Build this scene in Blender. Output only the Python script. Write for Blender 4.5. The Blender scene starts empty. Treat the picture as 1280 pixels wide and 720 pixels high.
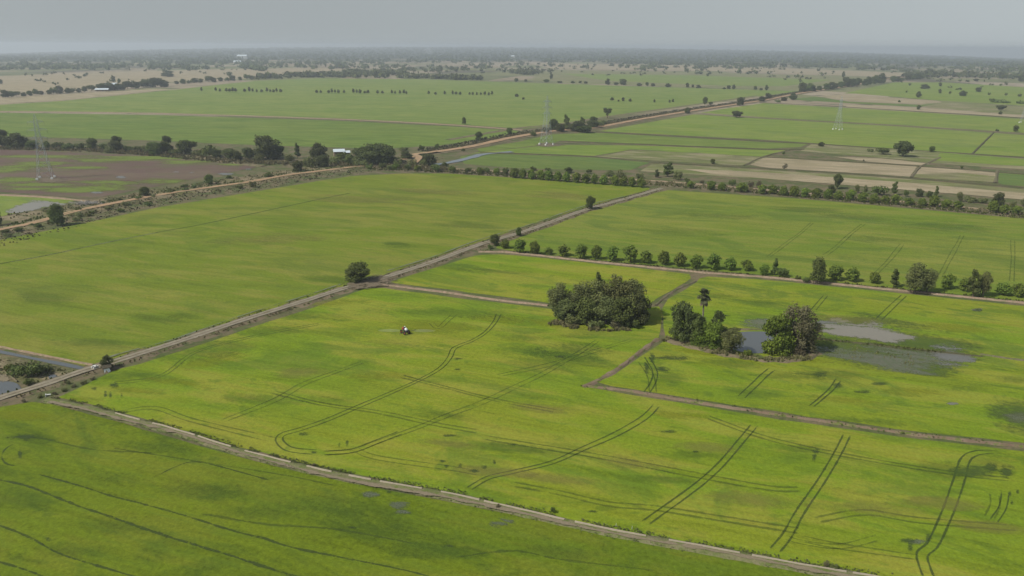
import bpy, math, random
import numpy as np
from mathutils import Matrix, Vector, noise as mnoise
S = bpy.context.scene
C = S.collection
rnd = random.Random(11)
R = math.radians

# ------------------------------------------------------------------ camera
F = 940.0; HZ = 58.0; H = 83.0; ROLL = R(0.30)
PITCH = math.atan((360 - HZ) / F)
CAMR = Matrix.Rotation(math.pi/2 - PITCH, 4, 'X') @ Matrix.Rotation(ROLL, 4, 'Z')
cd = bpy.data.cameras.new('camera'); cam = bpy.data.objects.new('camera', cd); C.objects.link(cam)
cam.matrix_world = Matrix.Translation((0, 0, H)) @ CAMR
cd.sensor_width = 36; cd.lens = 36 * F / 1280; cd.clip_start = 0.5; cd.clip_end = 60000
S.camera = cam
# ------------------------------------------------------------------ sky, sun, exposure
SUN_EL = 46; SUN_AZ = -118            # compass style: 0 = +Y, clockwise
W = bpy.data.worlds.new('World'); S.world = W; W.use_nodes = True
nt = W.node_tree; nt.nodes.clear()
out = nt.nodes.new('ShaderNodeOutputWorld'); bg = nt.nodes.new('ShaderNodeBackground')
sky = nt.nodes.new('ShaderNodeTexSky'); sky.sky_type = 'NISHITA'; sky.sun_disc = False
sky.sun_elevation = R(SUN_EL); sky.sun_rotation = R(SUN_AZ % 360)
sky.air_density = 1.6; sky.dust_density = 1.2; sky.ozone_density = 1.5; sky.altitude = 50
tc = nt.nodes.new('ShaderNodeTexCoord'); sp = nt.nodes.new('ShaderNodeSeparateXYZ'); cb = nt.nodes.new('ShaderNodeCombineXYZ')
mx = nt.nodes.new('ShaderNodeMath'); mx.operation = 'MAXIMUM'; mx.inputs[1].default_value = 0.06
L = nt.links.new
L(tc.outputs['Generated'], sp.inputs[0]); L(sp.outputs[0], cb.inputs[0]); L(sp.outputs[1], cb.inputs[1])
L(sp.outputs[2], mx.inputs[0]); L(mx.outputs[0], cb.inputs[2]); L(cb.outputs[0], sky.inputs[0])
hs = nt.nodes.new('ShaderNodeHueSaturation'); hs.inputs['Saturation'].default_value = 0.30; hs.inputs['Value'].default_value = 0.75
L(sky.outputs[0], hs.inputs['Color'])
cool = nt.nodes.new('ShaderNodeMix'); cool.data_type = 'RGBA'; cool.blend_type = 'MULTIPLY'; cool.inputs[0].default_value = 1
cool.inputs[7].default_value = (0.93, 1.03, 1.17, 1); L(hs.outputs[0], cool.inputs[6]); L(cool.outputs[2], bg.inputs[0]); bg.inputs[1].default_value = 0.10
L(bg.outputs[0], out.inputs[0])
sd = bpy.data.lights.new('sun', 'SUN'); sun = bpy.data.objects.new('sun', sd); C.objects.link(sun)
sd.energy = 4.7; sd.angle = R(0.8); sd.color = (1.0, 0.955, 0.88)
az = R(SUN_AZ); el = R(SUN_EL)
sdir = Vector((math.sin(az)*math.cos(el), math.cos(az)*math.cos(el), math.sin(el)))
sun.rotation_euler = sdir.to_track_quat('Z', 'Y').to_euler()
V = S.view_settings
V.view_transform = 'Standard'; V.look = 'None'; V.exposure = 0.08; V.gamma = 1.0; V.use_curve_mapping = False
S.cycles.volume_bounces = 0; S.cycles.transparent_max_bounces = 12; S.cycles.max_bounces = 5
S.cycles.diffuse_bounces = 2; S.cycles.use_denoising = True

# ------------------------------------------------------------------ terrain + picking a ground point
RMAX = 14000.0
def sm(t): t = min(1, max(0, t)); return t*t*(3 - 2*t)
def gz(x, y):
    r = math.hypot(x, y)
    if r < 3000: return 0.0
    t = sm((r - 3000) / (RMAX - 3000))
    u = x / max(y, 1e-3) if y > 0 else 9
    q = min(1.3, (u/0.68)**2)
    return t * (66 - 132*q)
MR = CAMR.to_3x3()
def g(px, py):
    d = MR @ Vector((px - 640, 360 - py, -F))
    if d.z > -1e-4 * F: d.z = -1e-4 * F
    z = 0.0
    for _ in range(12):
        t = (H - z) / -d.z
        x, y = d.x*t, d.y*t
        r = math.hypot(x, y)
        if r > RMAX*0.97: x *= RMAX*0.97/r; y *= RMAX*0.97/r
        z = gz(x, y)
    return Vector((x, y, z))
def depth(p):
    v = Vector((p.x, p.y, p.z - H)); return (MR.transposed() @ v).z * -1

# ------------------------------------------------------------------ node helpers
def mat(name):
    m = bpy.data.materials.new(name); m.use_nodes = True; n = m.node_tree; n.nodes.clear()
    return m, n
def N(n, t, **k):
    x = n.nodes.new(t)
    for a, b in k.items(): setattr(x, a, b)
    return x
def link(n, a, b): n.links.new(a, b)
def setv(n, sock, v):
    if hasattr(v, 'is_linked') or hasattr(v, 'node'): n.links.new(v, sock)
    else: sock.default_value = v
def rgb(c): return (c[0], c[1], c[2], 1)
def mixc(n, f, a, b, mode='MIX'):
    x = N(n, 'ShaderNodeMix', data_type='RGBA', blend_type=mode)
    setv(n, x.inputs[0], f)
    for s, v in ((x.inputs[6], a), (x.inputs[7], b)):
        if isinstance(v, tuple): s.default_value = rgb(v)
        else: n.links.new(v, s)
    return x.outputs[2]
def math_(n, op, a, b=0.0, c=None):
    x = N(n, 'ShaderNodeMath', operation=op)
    setv(n, x.inputs[0], a); setv(n, x.inputs[1], b)
    if c is not None: setv(n, x.inputs[2], c)
    return x.outputs[0]
def ramp(n, v, a, b):          # smooth 0..1 between a and b
    x = N(n, 'ShaderNodeMapRange', interpolation_type='SMOOTHSTEP')
    setv(n, x.inputs[0], v); x.inputs[1].default_value = a; x.inputs[2].default_value = b
    return x.outputs[0]
def coords(n, rot=-20, sx=1, sy=1, off=0):
    t = N(n, 'ShaderNodeTexCoord'); m = N(n, 'ShaderNodeMapping')
    m0 = N(n, 'ShaderNodeMapping'); m0.inputs['Rotation'].default_value = (0, 0, R(-rot))
    link(n, t.outputs['Object'], m0.inputs[0])
    m.inputs['Scale'].default_value = (sx, sy, 1); m.inputs['Location'].default_value = (off, off*1.7, 0)
    link(n, m0.outputs[0], m.inputs[0]); return m.outputs[0]
def noise(n, co, scale, detail=3, rough=0.55, dist=0.0):
    x = N(n, 'ShaderNodeTexNoise'); x.inputs['Scale'].default_value = scale
    x.inputs['Detail'].default_value = detail; x.inputs['Roughness'].default_value = rough
    x.inputs['Distortion'].default_value = dist
    link(n, co, x.inputs['Vector']); return x.outputs[0]
def principled(n, col, rough=0.9, spec=0.15, alpha=None, bump=None, bstr=0.3, bdist=0.3):
    p = N(n, 'ShaderNodeBsdfPrincipled')
    if isinstance(col, tuple): p.inputs['Base Color'].default_value = rgb(col)
    else: link(n, col, p.inputs['Base Color'])
    setv(n, p.inputs['Roughness'], rough); p.inputs['Specular IOR Level'].default_value = spec
    if alpha is not None: setv(n, p.inputs['Alpha'], alpha)
    if bump is not None:
        b = N(n, 'ShaderNodeBump'); b.inputs['Strength'].default_value = bstr; b.inputs['Distance'].default_value = bdist
        link(n, bump, b.inputs['Height']); link(n, b.outputs[0], p.inputs['Normal'])
    o = N(n, 'ShaderNodeOutputMaterial'); link(n, p.outputs[0], o.inputs[0]); return p
def solid(name, c, rough=0.8, spec=0.2, var=0.15, scale=1.5):
    m, n = mat(name); co = coords(n)
    v = noise(n, co, scale, 4)
    principled(n, mixc(n, v, tuple(x*(1-var) for x in c), tuple(x*(1+var) for x in c)), rough, spec); return m

def field_mat(name, base, alt, dark, tan, dark_amt=0.55, tan_amt=0.5, off=0, lines=0.5, rot=-20, grain=0.22):
    m, n = mat(name)
    c1 = coords(n, rot, 0.45, 1.6, off); cl = coords(n, rot, 0.25, 3.5, off); c2 = coords(n, rot, 1, 1, off)
    big = noise(n, c1, 0.012, 4, 0.6, 0.6)
    midn = noise(n, c1, 0.06, 4, 0.62, 0.4)
    streak = noise(n, cl, 0.16, 4, 0.65, 0.2)
    fine = noise(n, c2, 1.1, 4, 0.75)
    blot = noise(n, coords(n, rot, 0.6, 1.3, off + 37), 0.035, 5, 0.7, 1.2)
    spots = noise(n, coords(n, rot, 0.8, 1.2, off + 91), 0.16, 3, 0.6, 0.5)
    col = mixc(n, ramp(n, big, 0.42, 0.58), base, alt)
    col = mixc(n, math_(n, 'MULTIPLY', ramp(n, midn, 0.46, 0.60), tan_amt), col, tan)
    col = mixc(n, math_(n, 'MULTIPLY', ramp(n, blot, 0.50, 0.62), dark_amt), col, dark)
    col = mixc(n, math_(n, 'MULTIPLY', ramp(n, spots, 0.58, 0.68), dark_amt*0.8), col, dark)
    col = mixc(n, math_(n, 'MULTIPLY', ramp(n, streak, 0.50, 0.62), lines*0.6), col, dark)
    fc = math_(n, 'MULTIPLY_ADD', math_(n, 'SUBTRACT', fine, 0.5), grain*4.5, 1.0)
    fg = noise(n, coords(n, rot, 1, 2.2, off), 2.6, 3, 0.8)
    fc = math_(n, 'MULTIPLY_ADD', math_(n, 'SUBTRACT', fg, 0.5), grain*3.5, fc)
    fc = math_(n, 'MULTIPLY_ADD', math_(n, 'SUBTRACT', streak, 0.5), 0.9, fc)
    fc = math_(n, 'MULTIPLY_ADD', math_(n, 'SUBTRACT', midn, 0.5), 0.7, fc)
    x = N(n, 'ShaderNodeVectorMath', operation='SCALE'); link(n, col, x.inputs[0]); link(n, fc, x.inputs['Scale'])
    principled(n, x.outputs[0], 0.95, 0.05, bump=fine, bstr=0.35, bdist=0.25); return m

M = {}
M['rice_main'] = field_mat('rice_main', (0.165, 0.198, 0.015), (0.135, 0.194, 0.012), (0.077, 0.126, 0.013), (0.196, 0.183, 0.028), .60, .60, 0, .5)
M['rice_right'] = field_mat('rice_right', (0.165, 0.198, 0.015), (0.132, 0.194, 0.012), (0.073, 0.120, 0.015), (0.189, 0.181, 0.027), .70, .55, 210, .5)
M['rice_near'] = field_mat('rice_near', (0.093, 0.135, 0.009), (0.114, 0.150, 0.009), (0.055, 0.087, 0.010), (0.114, 0.122, 0.013), .65, .5, 55, .6, grain=.3)
M['rice_left'] = field_mat('rice_left', (0.137, 0.164, 0.021), (0.124, 0.164, 0.015), (0.075, 0.112, 0.015), (0.161, 0.155, 0.030), .45, .6, 130, .55)
M['rice_back'] = field_mat('rice_back', (0.147, 0.175, 0.025), (0.116, 0.164, 0.017), (0.075, 0.118, 0.019), (0.163, 0.157, 0.034), .55, .5, 330, .6)
M['rice_far'] = field_mat('rice_far', (0.148, 0.189, 0.042), (0.119, 0.172, 0.034), (0.101, 0.143, 0.032), (0.178, 0.189, 0.055), .5, .5, 420, .5, rot=-14)
M['rice_farleft'] = field_mat('rice_farleft', (0.119, 0.160, 0.032), (0.097, 0.148, 0.026), (0.074, 0.114, 0.026), (0.142, 0.172, 0.040), .5, .5, 520, .5, rot=-10)
M['rice_deep'] = field_mat('rice_deep', (0.087, 0.134, 0.034), (0.102, 0.142, 0.031), (0.070, 0.106, 0.031), (0.116, 0.138, 0.039), .4, .4, 620, .4)
M['rice_strip'] = field_mat('rice_strip', (0.154, 0.197, 0.036), (0.130, 0.187, 0.027), (0.093, 0.133, 0.039), (0.178, 0.179, 0.053), .5, .4, 720, .5)
M['fallow'] = field_mat('fallow', (.165, .165, .070), (.125, .145, .045), (.105, .100, .055), (.220, .190, .115), .5, .8, 820, .7)
M['stubble'] = field_mat('stubble', (.270, .225, .140), (.235, .200, .118), (.165, .140, .085), (.300, .245, .165), .35, .6, 920, .6)
M['mud'] = field_mat('mud', (0.113, 0.076, 0.061), (0.130, 0.095, 0.069), (0.082, 0.106, 0.028), (0.096, 0.063, 0.057), .35, .8, 1020, .25, rot=0)
M['scrub'] = field_mat('scrub', (.140, .118, .062), (.105, .108, .042), (.075, .078, .034), (.185, .145, .095), .8, .8, 1120, .4, grain=.5)

def soil_mat(name, c, c2, grass, gamt=.45, sc=.35):
    m, n = mat(name); co = coords(n, 0)
    a = noise(n, co, sc, 5, .65); b = noise(n, coords(n, 0, 1, 1, 40), sc*2.2, 4, .7); f = noise(n, co, 4, 4, .7)
    col = mixc(n, ramp(n, a, .35, .65), c, c2)
    col = mixc(n, math_(n, 'MULTIPLY', ramp(n, b, .5, .62), gamt), col, grass)
    fc = math_(n, 'MULTIPLY_ADD', math_(n, 'SUBTRACT', f, .5), 1.0, 1.0)
    x = N(n, 'ShaderNodeVectorMath', operation='SCALE'); link(n, col, x.inputs[0]); link(n, fc, x.inputs['Scale'])
    principled(n, x.outputs[0], .95, .1, bump=f, bstr=.5, bdist=.15); return m
M['bund'] = soil_mat('bund_soil', (.150, .120, .080), (.105, .092, .052), (.080, .100, .030), .8)
M['bund_pink'] = soil_mat('bund_pink', (.260, .190, .130), (.200, .145, .098), (.110, .115, .045), .55)
M['bund_br'] = soil_mat('bund_brown', (.140, .102, .066), (.175, .130, .088), (.095, .120, .025), .95, .22)
M['bund_dark'] = soil_mat('bund_dark', (.080, .070, .040), (.060, .058, .030), (.050, .062, .022), .7, 1.0)
M['track'] = soil_mat('track_gravel', (.235, .205, .150), (.190, .165, .118), (.120, .120, .060), .35, .5)
M['road_dirt'] = soil_mat('road_dirt', (.330, .220, .130), (.280, .185, .105), (.160, .140, .075), .5, .12)
M['verge'] = soil_mat('verge_soil', (.115, .095, .055), (.160, .125, .078), (.070, .085, .028), .9, .18)
M['verge2'] = soil_mat('verge_weedy', (.108, .122, .042), (.155, .140, .078), (.095, .120, .030), .95, .35)
M['concrete'] = solid('concrete_pale', (.36, .31, .23), .85, .2, .25)
M['white_conc'] = solid('concrete_white', (.52, .52, .48), .8)
M['steel'] = solid('galvanised_steel', (.30, .33, .34), .5, .4)
M['roof'] = solid('metal_roof', (.48, .54, .56), .45, .4, .12, .6)
M['wall'] = solid('timber_wall', (.20, .15, .10), .9)
M['tarp'] = solid('white_tarp', (.72, .72, .70), .6)
M['dark_metal'] = solid('dark_metal', (.04, .04, .045), .5, .4)
M['red_paint'] = solid('red_paint', (.32, .045, .03), .45, .4)
M['rubber'] = solid('rubber', (.02, .02, .02), .9)
M['tank'] = solid('white_tank', (.60, .61, .62), .4, .4, .05)
M['blue_cloth'] = solid('blue_cloth', (.035, .045, .12), .9)
M['skin'] = solid('skin', (.28, .15, .09), .7)
M['bark'] = solid('bark', (.12, .095, .07), .95, .1, .4, 3)
M['palm_bark'] = solid('palm_bark', (.16, .14, .115), .95, .1, .3, 4)
M['twig'] = solid('dead_twig', (.30, .28, .25), .95)
M['thatch'] = solid('thatch', (.07, .06, .04), .95)

def water_mat(name, c, rough, weeds=.0):
    m, n = mat(name); co = coords(n, 0)
    w = noise(n, co, 1.2, 4, .6); a = noise(n, coords(n, 0, .5, 1, 12), .12, 5, .7, .5)
    col = mixc(n, math_(n, 'MULTIPLY', ramp(n, a, .45, .6), weeds), c, (.09, .12, .035))
    principled(n, col, rough, .5, bump=w, bstr=.06, bdist=.03); return m
M['water'] = water_mat('pond_water', (.075, .08, .075), .12)
M['ditch_water'] = water_mat('ditch_water', (.10, .11, .11), .15, .45)

def overlay(name, col, col2, rough=.95, spec=.1, sharp=.12, nscale=.25, namp=1.2, sy=2.2, thr=.5, amax=1.0, off=0, fine=.9, rot=-20):
    m, n = mat(name)
    at = N(n, 'ShaderNodeAttribute'); at.attribute_name = 'a'
    c1 = coords(n, rot, 1/sy, 1, off); a = noise(n, c1, nscale, 5, .7, .6); f = noise(n, coords(n, 0, 1, 1, off), nscale*7, 3, .7)
    v = math_(n, 'ADD', at.outputs['Fac'], math_(n, 'MULTIPLY', math_(n, 'SUBTRACT', a, .5), namp*2.6))
    v = math_(n, 'ADD', v, math_(n, 'MULTIPLY', math_(n, 'SUBTRACT', f, .5), fine*1.8))
    al = math_(n, 'MULTIPLY', ramp(n, v, thr - sharp, thr + sharp), amax)
    # alpha always dies at the rim
    al = math_(n, 'MULTIPLY', al, ramp(n, at.outputs['Fac'], 0.0, .18))
    c = mixc(n, ramp(n, f, .35, .65), col, col2)
    principled(n, c, rough, spec, alpha=al); return m
M['wheel'] = overlay('wheel_rut', (.052, .080, .020), (.036, .056, .018), nscale=.5, namp=.8, fine=.9, thr=.48, sharp=.45, amax=.62, sy=1)
M['furrow'] = overlay('field_furrow', (.055, .082, .022), (.040, .058, .022), nscale=.35, namp=1.4, fine=1.1, thr=.58, sharp=.45, amax=.65, sy=1)
M['wheel_soft'] = overlay('wheel_rut_soft', (.075, .105, .020), (.060, .085, .020), nscale=.2, namp=1.2, fine=.9, thr=.6, sharp=.4, amax=.42, sy=1)
M['lush'] = overlay('lush_patch', (.055, .100, .016), (.068, .115, .018), nscale=.10, namp=1.2, fine=.9, thr=.5, sharp=.45, amax=.28, sy=3.5)
M['puddle'] = overlay('puddle', (.15, .145, .12), (.12, .115, .095), rough=.3, spec=.5, nscale=.14, namp=1.7, fine=1.1, thr=.60, sharp=.30, amax=.8, sy=4)
M['shallow'] = overlay('shallow_water', (.205, .180, .130), (.175, .158, .115), rough=.28, spec=.5, nscale=.10, namp=1.3, fine=.6, thr=.48, sharp=.22, amax=.92, sy=3)
M['reedy'] = overlay('reedy_water', (.140, .130, .090), (.085, .105, .040), rough=.35, spec=.5, nscale=.12, namp=1.7, fine=1.2, thr=.60, sharp=.40, amax=.72, sy=5)
M['murk'] = overlay('murky_rice_water', (.105, .115, .055), (.09, .10, .05), rough=.5, spec=.4, nscale=.12, namp=1.2, fine=.5, thr=.5, sharp=.4, amax=.7, sy=2)
M['murk2'] = overlay('small_puddle', (.12, .13, .09), (.075, .095, .04), rough=.4, spec=.4, nscale=.35, namp=1.5, fine=1.0, thr=.6, sharp=.35, amax=.7, sy=3)
M['wetgrass'] = overlay('wet_grass', (.075, .115, .022), (.062, .092, .024), nscale=.10, namp=1.4, fine=.9, thr=.5, sharp=.45, amax=.62, sy=4)
M['soft_soil'] = overlay('bare_soil', (.16, .125, .085), (.12, .10, .065), nscale=.35, namp=1.4, fine=1.2, thr=.45, sharp=.25, amax=.95, sy=1)
M['soft_soil2'] = overlay('pink_soil', (.205, .165, .110), (.165, .140, .088), nscale=.30, namp=1.2, fine=1.0, thr=.45, sharp=.25, amax=.95, sy=1)
M['yellow'] = overlay('yellow_rice', (.20, .215, .012), (.18, .20, .014), nscale=.10, namp=1.3, fine=.8, thr=.5, sharp=.4, amax=.38, sy=3)
M['regrowth'] = overlay('rice_regrowth', (.14, .19, .03), (.12, .15, .035), nscale=.08, namp=1.3, fine=.8, thr=.42, sharp=.3, amax=.85, sy=4, rot=0)
M['weedspot'] = overlay('weed_spot', (.055, .085, .022), (.040, .060, .020), nscale=.6, namp=1.0, fine=1.0, thr=.55, sharp=.35, amax=.65, sy=1.5)
M['tanrice'] = overlay('thin_rice', (.20, .180, .050), (.18, .17, .040), nscale=.08, namp=1.3, fine=.8, thr=.5, sharp=.5, amax=.36, sy=3)

# ------------------------------------------------------------------ mesh + tagging helpers
def tag(o, label=None, cat=None, group=None, kind=None):
    if label and len(label.replace('-', ' ').split()) > 16: print('LONG', label)
    if label: o['label'] = label
    if cat: o['category'] = cat
    if group: o['group'] = group
    if kind: o['kind'] = kind
    return o
def mesh(name, verts, faces, m, parent=None, attr=None, fattr=None, smooth=False):
    me = bpy.data.meshes.new(name); me.from_pydata([tuple(v) for v in verts], [], faces); me.update()
    if m: me.materials.append(m)
    if attr is not None:
        a = me.attributes.new('a', 'FLOAT', 'POINT'); a.data.foreach_set('value', attr)
    if fattr is not None:
        a = me.attributes.new('tint', 'FLOAT', 'FACE'); a.data.foreach_set('value', fattr)
    if smooth: me.polygons.foreach_set('use_smooth', [True]*len(me.polygons))
    o = bpy.data.objects.new(name, me); C.objects.link(o)
    if parent: o.parent = parent
    return o
def empty(name, loc, rz=0):
    o = bpy.data.objects.new(name, None); C.objects.link(o); o.location = loc; o.rotation_euler = (0, 0, rz)
    o.empty_display_size = .5; return o
class MB:
    def __init__(s): s.v = []; s.f = []
    def box(s, c, d, rz=0, taper=1.0):
        i = len(s.v); cz, sz = math.cos(rz), math.sin(rz)
        for k in (-1, 1):
            t = taper if k == 1 else 1
            for a, b in ((-1, -1), (1, -1), (1, 1), (-1, 1)):
                x, y = a*d[0]/2*t, b*d[1]/2*t
                s.v.append((c[0] + x*cz - y*sz, c[1] + x*sz + y*cz, c[2] + k*d[2]/2))
        s.f += [(i, i+3, i+2, i+1), (i+4, i+5, i+6, i+7)] + [(i+k, i+(k+1) % 4, i+4+(k+1) % 4, i+4+k) for k in range(4)]
        return s
    def tube(s, pts, rad, n=6, cap=True):
        pts = [Vector(p) for p in pts]; base = len(s.v)
        for j, p in enumerate(pts):
            d = (pts[min(j+1, len(pts)-1)] - pts[max(j-1, 0)]).normalized()
            a = d.orthogonal().normalized(); b = d.cross(a)
            r = rad[j] if isinstance(rad, (list, tuple)) else rad
            for k in range(n):
                t = 2*math.pi*k/n; s.v.append(tuple(p + a*math.cos(t)*r + b*math.sin(t)*r))
        for j in range(len(pts)-1):
            for k in range(n):
                s.f.append((base+j*n+k, base+j*n+(k+1) % n, base+(j+1)*n+(k+1) % n, base+(j+1)*n+k))
        if cap:
            s.f.append(tuple(base+k for k in range(n))[::-1]); s.f.append(tuple(base+(len(pts)-1)*n+k for k in range(n)))
        return s
    def ball(s, c, r, nu=10, nv=7):
        b = len(s.v)
        for j in range(nv+1):
            for i in range(nu):
                t = math.pi*j/nv; a = 2*math.pi*i/nu
                s.v.append((c[0]+r[0]*math.sin(t)*math.cos(a), c[1]+r[1]*math.sin(t)*math.sin(a), c[2]+r[2]*math.cos(t)))
        for j in range(nv):
            for i in range(nu):
                s.f.append((b+j*nu+i, b+(j+1)*nu+i, b+(j+1)*nu+(i+1) % nu, b+j*nu+(i+1) % nu))
        return s
    def build(s, name, m, parent=None, smooth=False): return mesh(name, s.v, s.f, m, parent, smooth=smooth)

def resample(pts, step, jit=0.0, seed=0, smooth=True):
    r = random.Random(seed)
    if smooth and len(pts) > 2:            # Catmull-Rom
        q = []
        P = [pts[0]*2 - pts[1]] + list(pts) + [pts[-1]*2 - pts[-2]]
        for i in range(1, len(P)-2):
            a, b, c, d = P[i-1:i+3]
            for k in range(8):
                t = k/8
                q.append(0.5*((2*b) + (c-a)*t + (2*a-5*b+4*c-d)*t*t + (3*b-a-3*c+d)*t**3))
        q.append(pts[-1]); pts = q
    out = [pts[0].copy()]; acc = 0
    for a, b in zip(pts, pts[1:]):
        l = (b-a).length; d = step - acc
        while d < l:
            out.append(a.lerp(b, d/l)); d += step
        acc = l - (d - step)
    out.append(pts[-1].copy()); return out
def frame(pts):
    res = []
    for i, p in enumerate(pts):
        d = pts[min(i+1, len(pts)-1)] - pts[max(i-1, 0)]; d.z = 0; d.normalize()
        res.append(Vector((-d.y, d.x, 0)))
    return res
def P(lst): return [g(*p) for p in lst]

def ribbon(name, px, w, m, z=.03, prof=None, step=3, offset=0, jit=.12, kind='structure', seed=0, alpha=False, label=None, cat=None, world=None, taper=True, smooth=True, wob=0.0):
    """a strip along a ground polyline; prof = list of (across -1..1, height)."""
    pts = resample(world or P(px), step, smooth=smooth); nn = frame(pts)
    prof = prof or ([(-1, 0), (-.45, 0), (0, 0), (.45, 0), (1, 0)] if not alpha else [(-1, 0), (-.4, 0), (.4, 0), (1, 0)])
    al = [0, 1, 1, 0]
    v = []; f = []; at = []; k = len(prof); L_ = len(pts)
    for i, (p, nrm) in enumerate(zip(pts, nn)):
        wb = 1 + jit*2*(mnoise.noise(Vector((i*.37, seed*3.1, w))) )
        wv = wob*mnoise.noise(Vector((i*step*.03, seed*1.7, 5)))
        for j, (a, h) in enumerate(prof):
            hh = h*(1 + .5*mnoise.noise(Vector((i*.5, j*1.3, seed))))
            jx = jit*w*.4*mnoise.noise(Vector((i*.6, j*7.7, seed+9)))
            q = p + nrm*(a*w/2*wb + offset + jx + wv); v.append((q.x, q.y, p.z + z + hh))
            if alpha:
                e = min(1, i/2, (L_-1-i)/2) if taper else 1
                at.append(al[j]*e)
    for i in range(L_-1):
        for j in range(k-1):
            a = i*k+j; f.append((a+k, a+k+1, a+1, a) if True else None)
    f = [t[::-1] for t in f]
    o = mesh(name, v, f, m, attr=at if alpha else None)
    tag(o, label, cat, kind=kind); return o
BUND = lambda h: [(-1, -.05), (-.45, h*.8), (0, h), (.45, h*.8), (1, -.05)]

def poly(name, px, m, z, world=None, edge=.5, step=6, smooth=False):
    """a ground sheet bounded by a slightly wavering outline"""
    pts = world or P(px); pts = list(pts) + [pts[0]]
    q = resample(pts, step if (pts[0]-pts[1]).length < 4000 else 20, smooth=smooth)[:-1]
    nn = frame(q); v = []
    for i, (p, nrm) in enumerate(zip(q, nn)):
        e = edge*(mnoise.noise(Vector((p.x*.12, p.y*.12, 3))) + .6*mnoise.noise(Vector((p.x*.5, p.y*.5, 7))))
        p = p + nrm*e; v.append((p.x, p.y, p.z + z))
    from mathutils.geometry import tessellate_polygon
    tris = tessellate_polygon([[Vector(a) for a in v]])
    fs = []
    for t in tris:
        a, b, c = (Vector(v[k]) for k in t)
        fs.append(tuple(t) if (b-a).cross(c-a).z > 0 else tuple(t)[::-1])
    o = mesh(name, v, fs, m); tag(o, kind='structure'); return o
BLOBN = [0]
def blob(name, px, m, z=.06, seed=0, rings=5, world=None, kind='structure', lift=0.0, fall=2.2):
    """soft patch: a polygon of pixel points, alpha 1 in the middle to 0 at the rim"""
    BLOBN[0] += 1; z += .0006*(BLOBN[0] % 97)
    pts = world or P(px); c = sum(pts, Vector())/len(pts)
    q = resample(list(pts)+[pts[0]], max(.3, (pts[0]-c).length/6), smooth=True)[:-1]
    v = [(c.x, c.y, c.z+z+lift)]; at = [1.0]; f = []
    n = len(q)
    for r in range(1, rings+1):
        t = r/rings
        for p in q:
            w = c.lerp(p, t); v.append((w.x, w.y, w.z+z+lift*(1-t*t))); at.append(1-t**fall)
    for i in range(n): f.append((0, 1+i, 1+(i+1) % n))
    for r in range(rings-1):
        for i in range(n):
            a = 1+r*n; b = a+n; f.append((a+i, b+i, b+(i+1) % n, a+(i+1) % n))
    A = Vector(v[0]); B = Vector(v[1]); D = Vector(v[2])
    if (B-A).cross(D-A).z < 0: f = [t[::-1] for t in f]
    o = mesh(name, v, f, m, attr=at); tag(o, kind=kind); return o
def ell(cx, cy, rx, ry, n=12, tilt=0):
    return [(cx + rx*math.cos(t)*1.0, cy + ry*math.sin(t) + tilt*math.cos(t)) for t in [2*math.pi*i/n for i in range(n)]]

# ------------------------------------------------------------------ ground sheet
def ground_mat():
    m, n = mat('open_country')
    t = N(n, 'ShaderNodeTexCoord'); spx = N(n, 'ShaderNodeSeparateXYZ'); link(n, t.outputs['Object'], spx.inputs[0])
    co = coords(n, -16, 1/150, 1/330)
    vo = N(n, 'ShaderNodeTexVoronoi'); vo.inputs['Scale'].default_value = 1.0; vo.inputs['Randomness'].default_value = .75; link(n, co, vo.inputs['Vector'])
    sc = N(n, 'ShaderNodeSeparateColor'); link(n, vo.outputs['Color'], sc.inputs[0])
    reg = noise(n, coords(n, 0), .0007, 3, .6)
    tan = mixc(n, sc.outputs[1], (.215, .175, .115), (.27, .225, .155))
    grn = mixc(n, sc.outputs[1], (.115, .125, .055), (.165, .165, .075))
    sel = math_(n, 'ADD', sc.outputs[0], math_(n, 'MULTIPLY', math_(n, 'SUBTRACT', reg, .5), 1.5))
    far = mixc(n, ramp(n, sel, .54, .60), tan, grn)
    far = mixc(n, ramp(n, math_(n, 'ADD', sc.outputs[2], 0), .86, .9), far, (.10, .09, .06))
    # hedges and scrub between the plots
    hd = noise(n, coords(n, -16, 1, 2.2, 31), .011, 6, .72, .8)
    far = mixc(n, math_(n, 'MULTIPLY', ramp(n, hd, .52, .60), .75), far, (.055, .065, .032))
    ln = math_(n, 'LENGTH', 0) if False else None
    vl = N(n, 'ShaderNodeVectorMath', operation='LENGTH'); link(n, t.outputs['Object'], vl.inputs[0])
    wd = noise(n, coords(n, 0, 1, 2.0, 77), .0022, 6, .65, .4)
    band = ramp(n, vl.outputs['Value'], 3300, 5600)
    wood = ramp(n, math_(n, 'ADD', wd, math_(n, 'MULTIPLY', band, .34)), .66, .74)
    far = mixc(n, wood, far, (.038, .046, .026))
    # near verges
    a = noise(n, coords(n, 0), .09, 5, .7, .5); b = noise(n, coords(n, 0, 1, 1, 20), .45, 5, .7)
    near = mixc(n, ramp(n, a, .38, .6), (.135, .108, .065), (.075, .090, .032))
    near = mixc(n, math_(n, 'MULTIPLY', ramp(n, b, .52, .66), .7), near, (.050, .058, .024))
    k = ramp(n, vl.outputs['Value'], 900, 1150)
    col = mixc(n, k, near, far)
    f = noise(n, coords(n, 0), 2.2, 4, .7)
    fc = math_(n, 'MULTIPLY_ADD', math_(n, 'SUBTRACT', f, .5), 1.0, 1.0)
    x = N(n, 'ShaderNodeVectorMath', operation='SCALE'); link(n, col, x.inputs[0]); link(n, fc, x.inputs['Scale'])
    principled(n, x.outputs[0], .95, .05); return m
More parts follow.
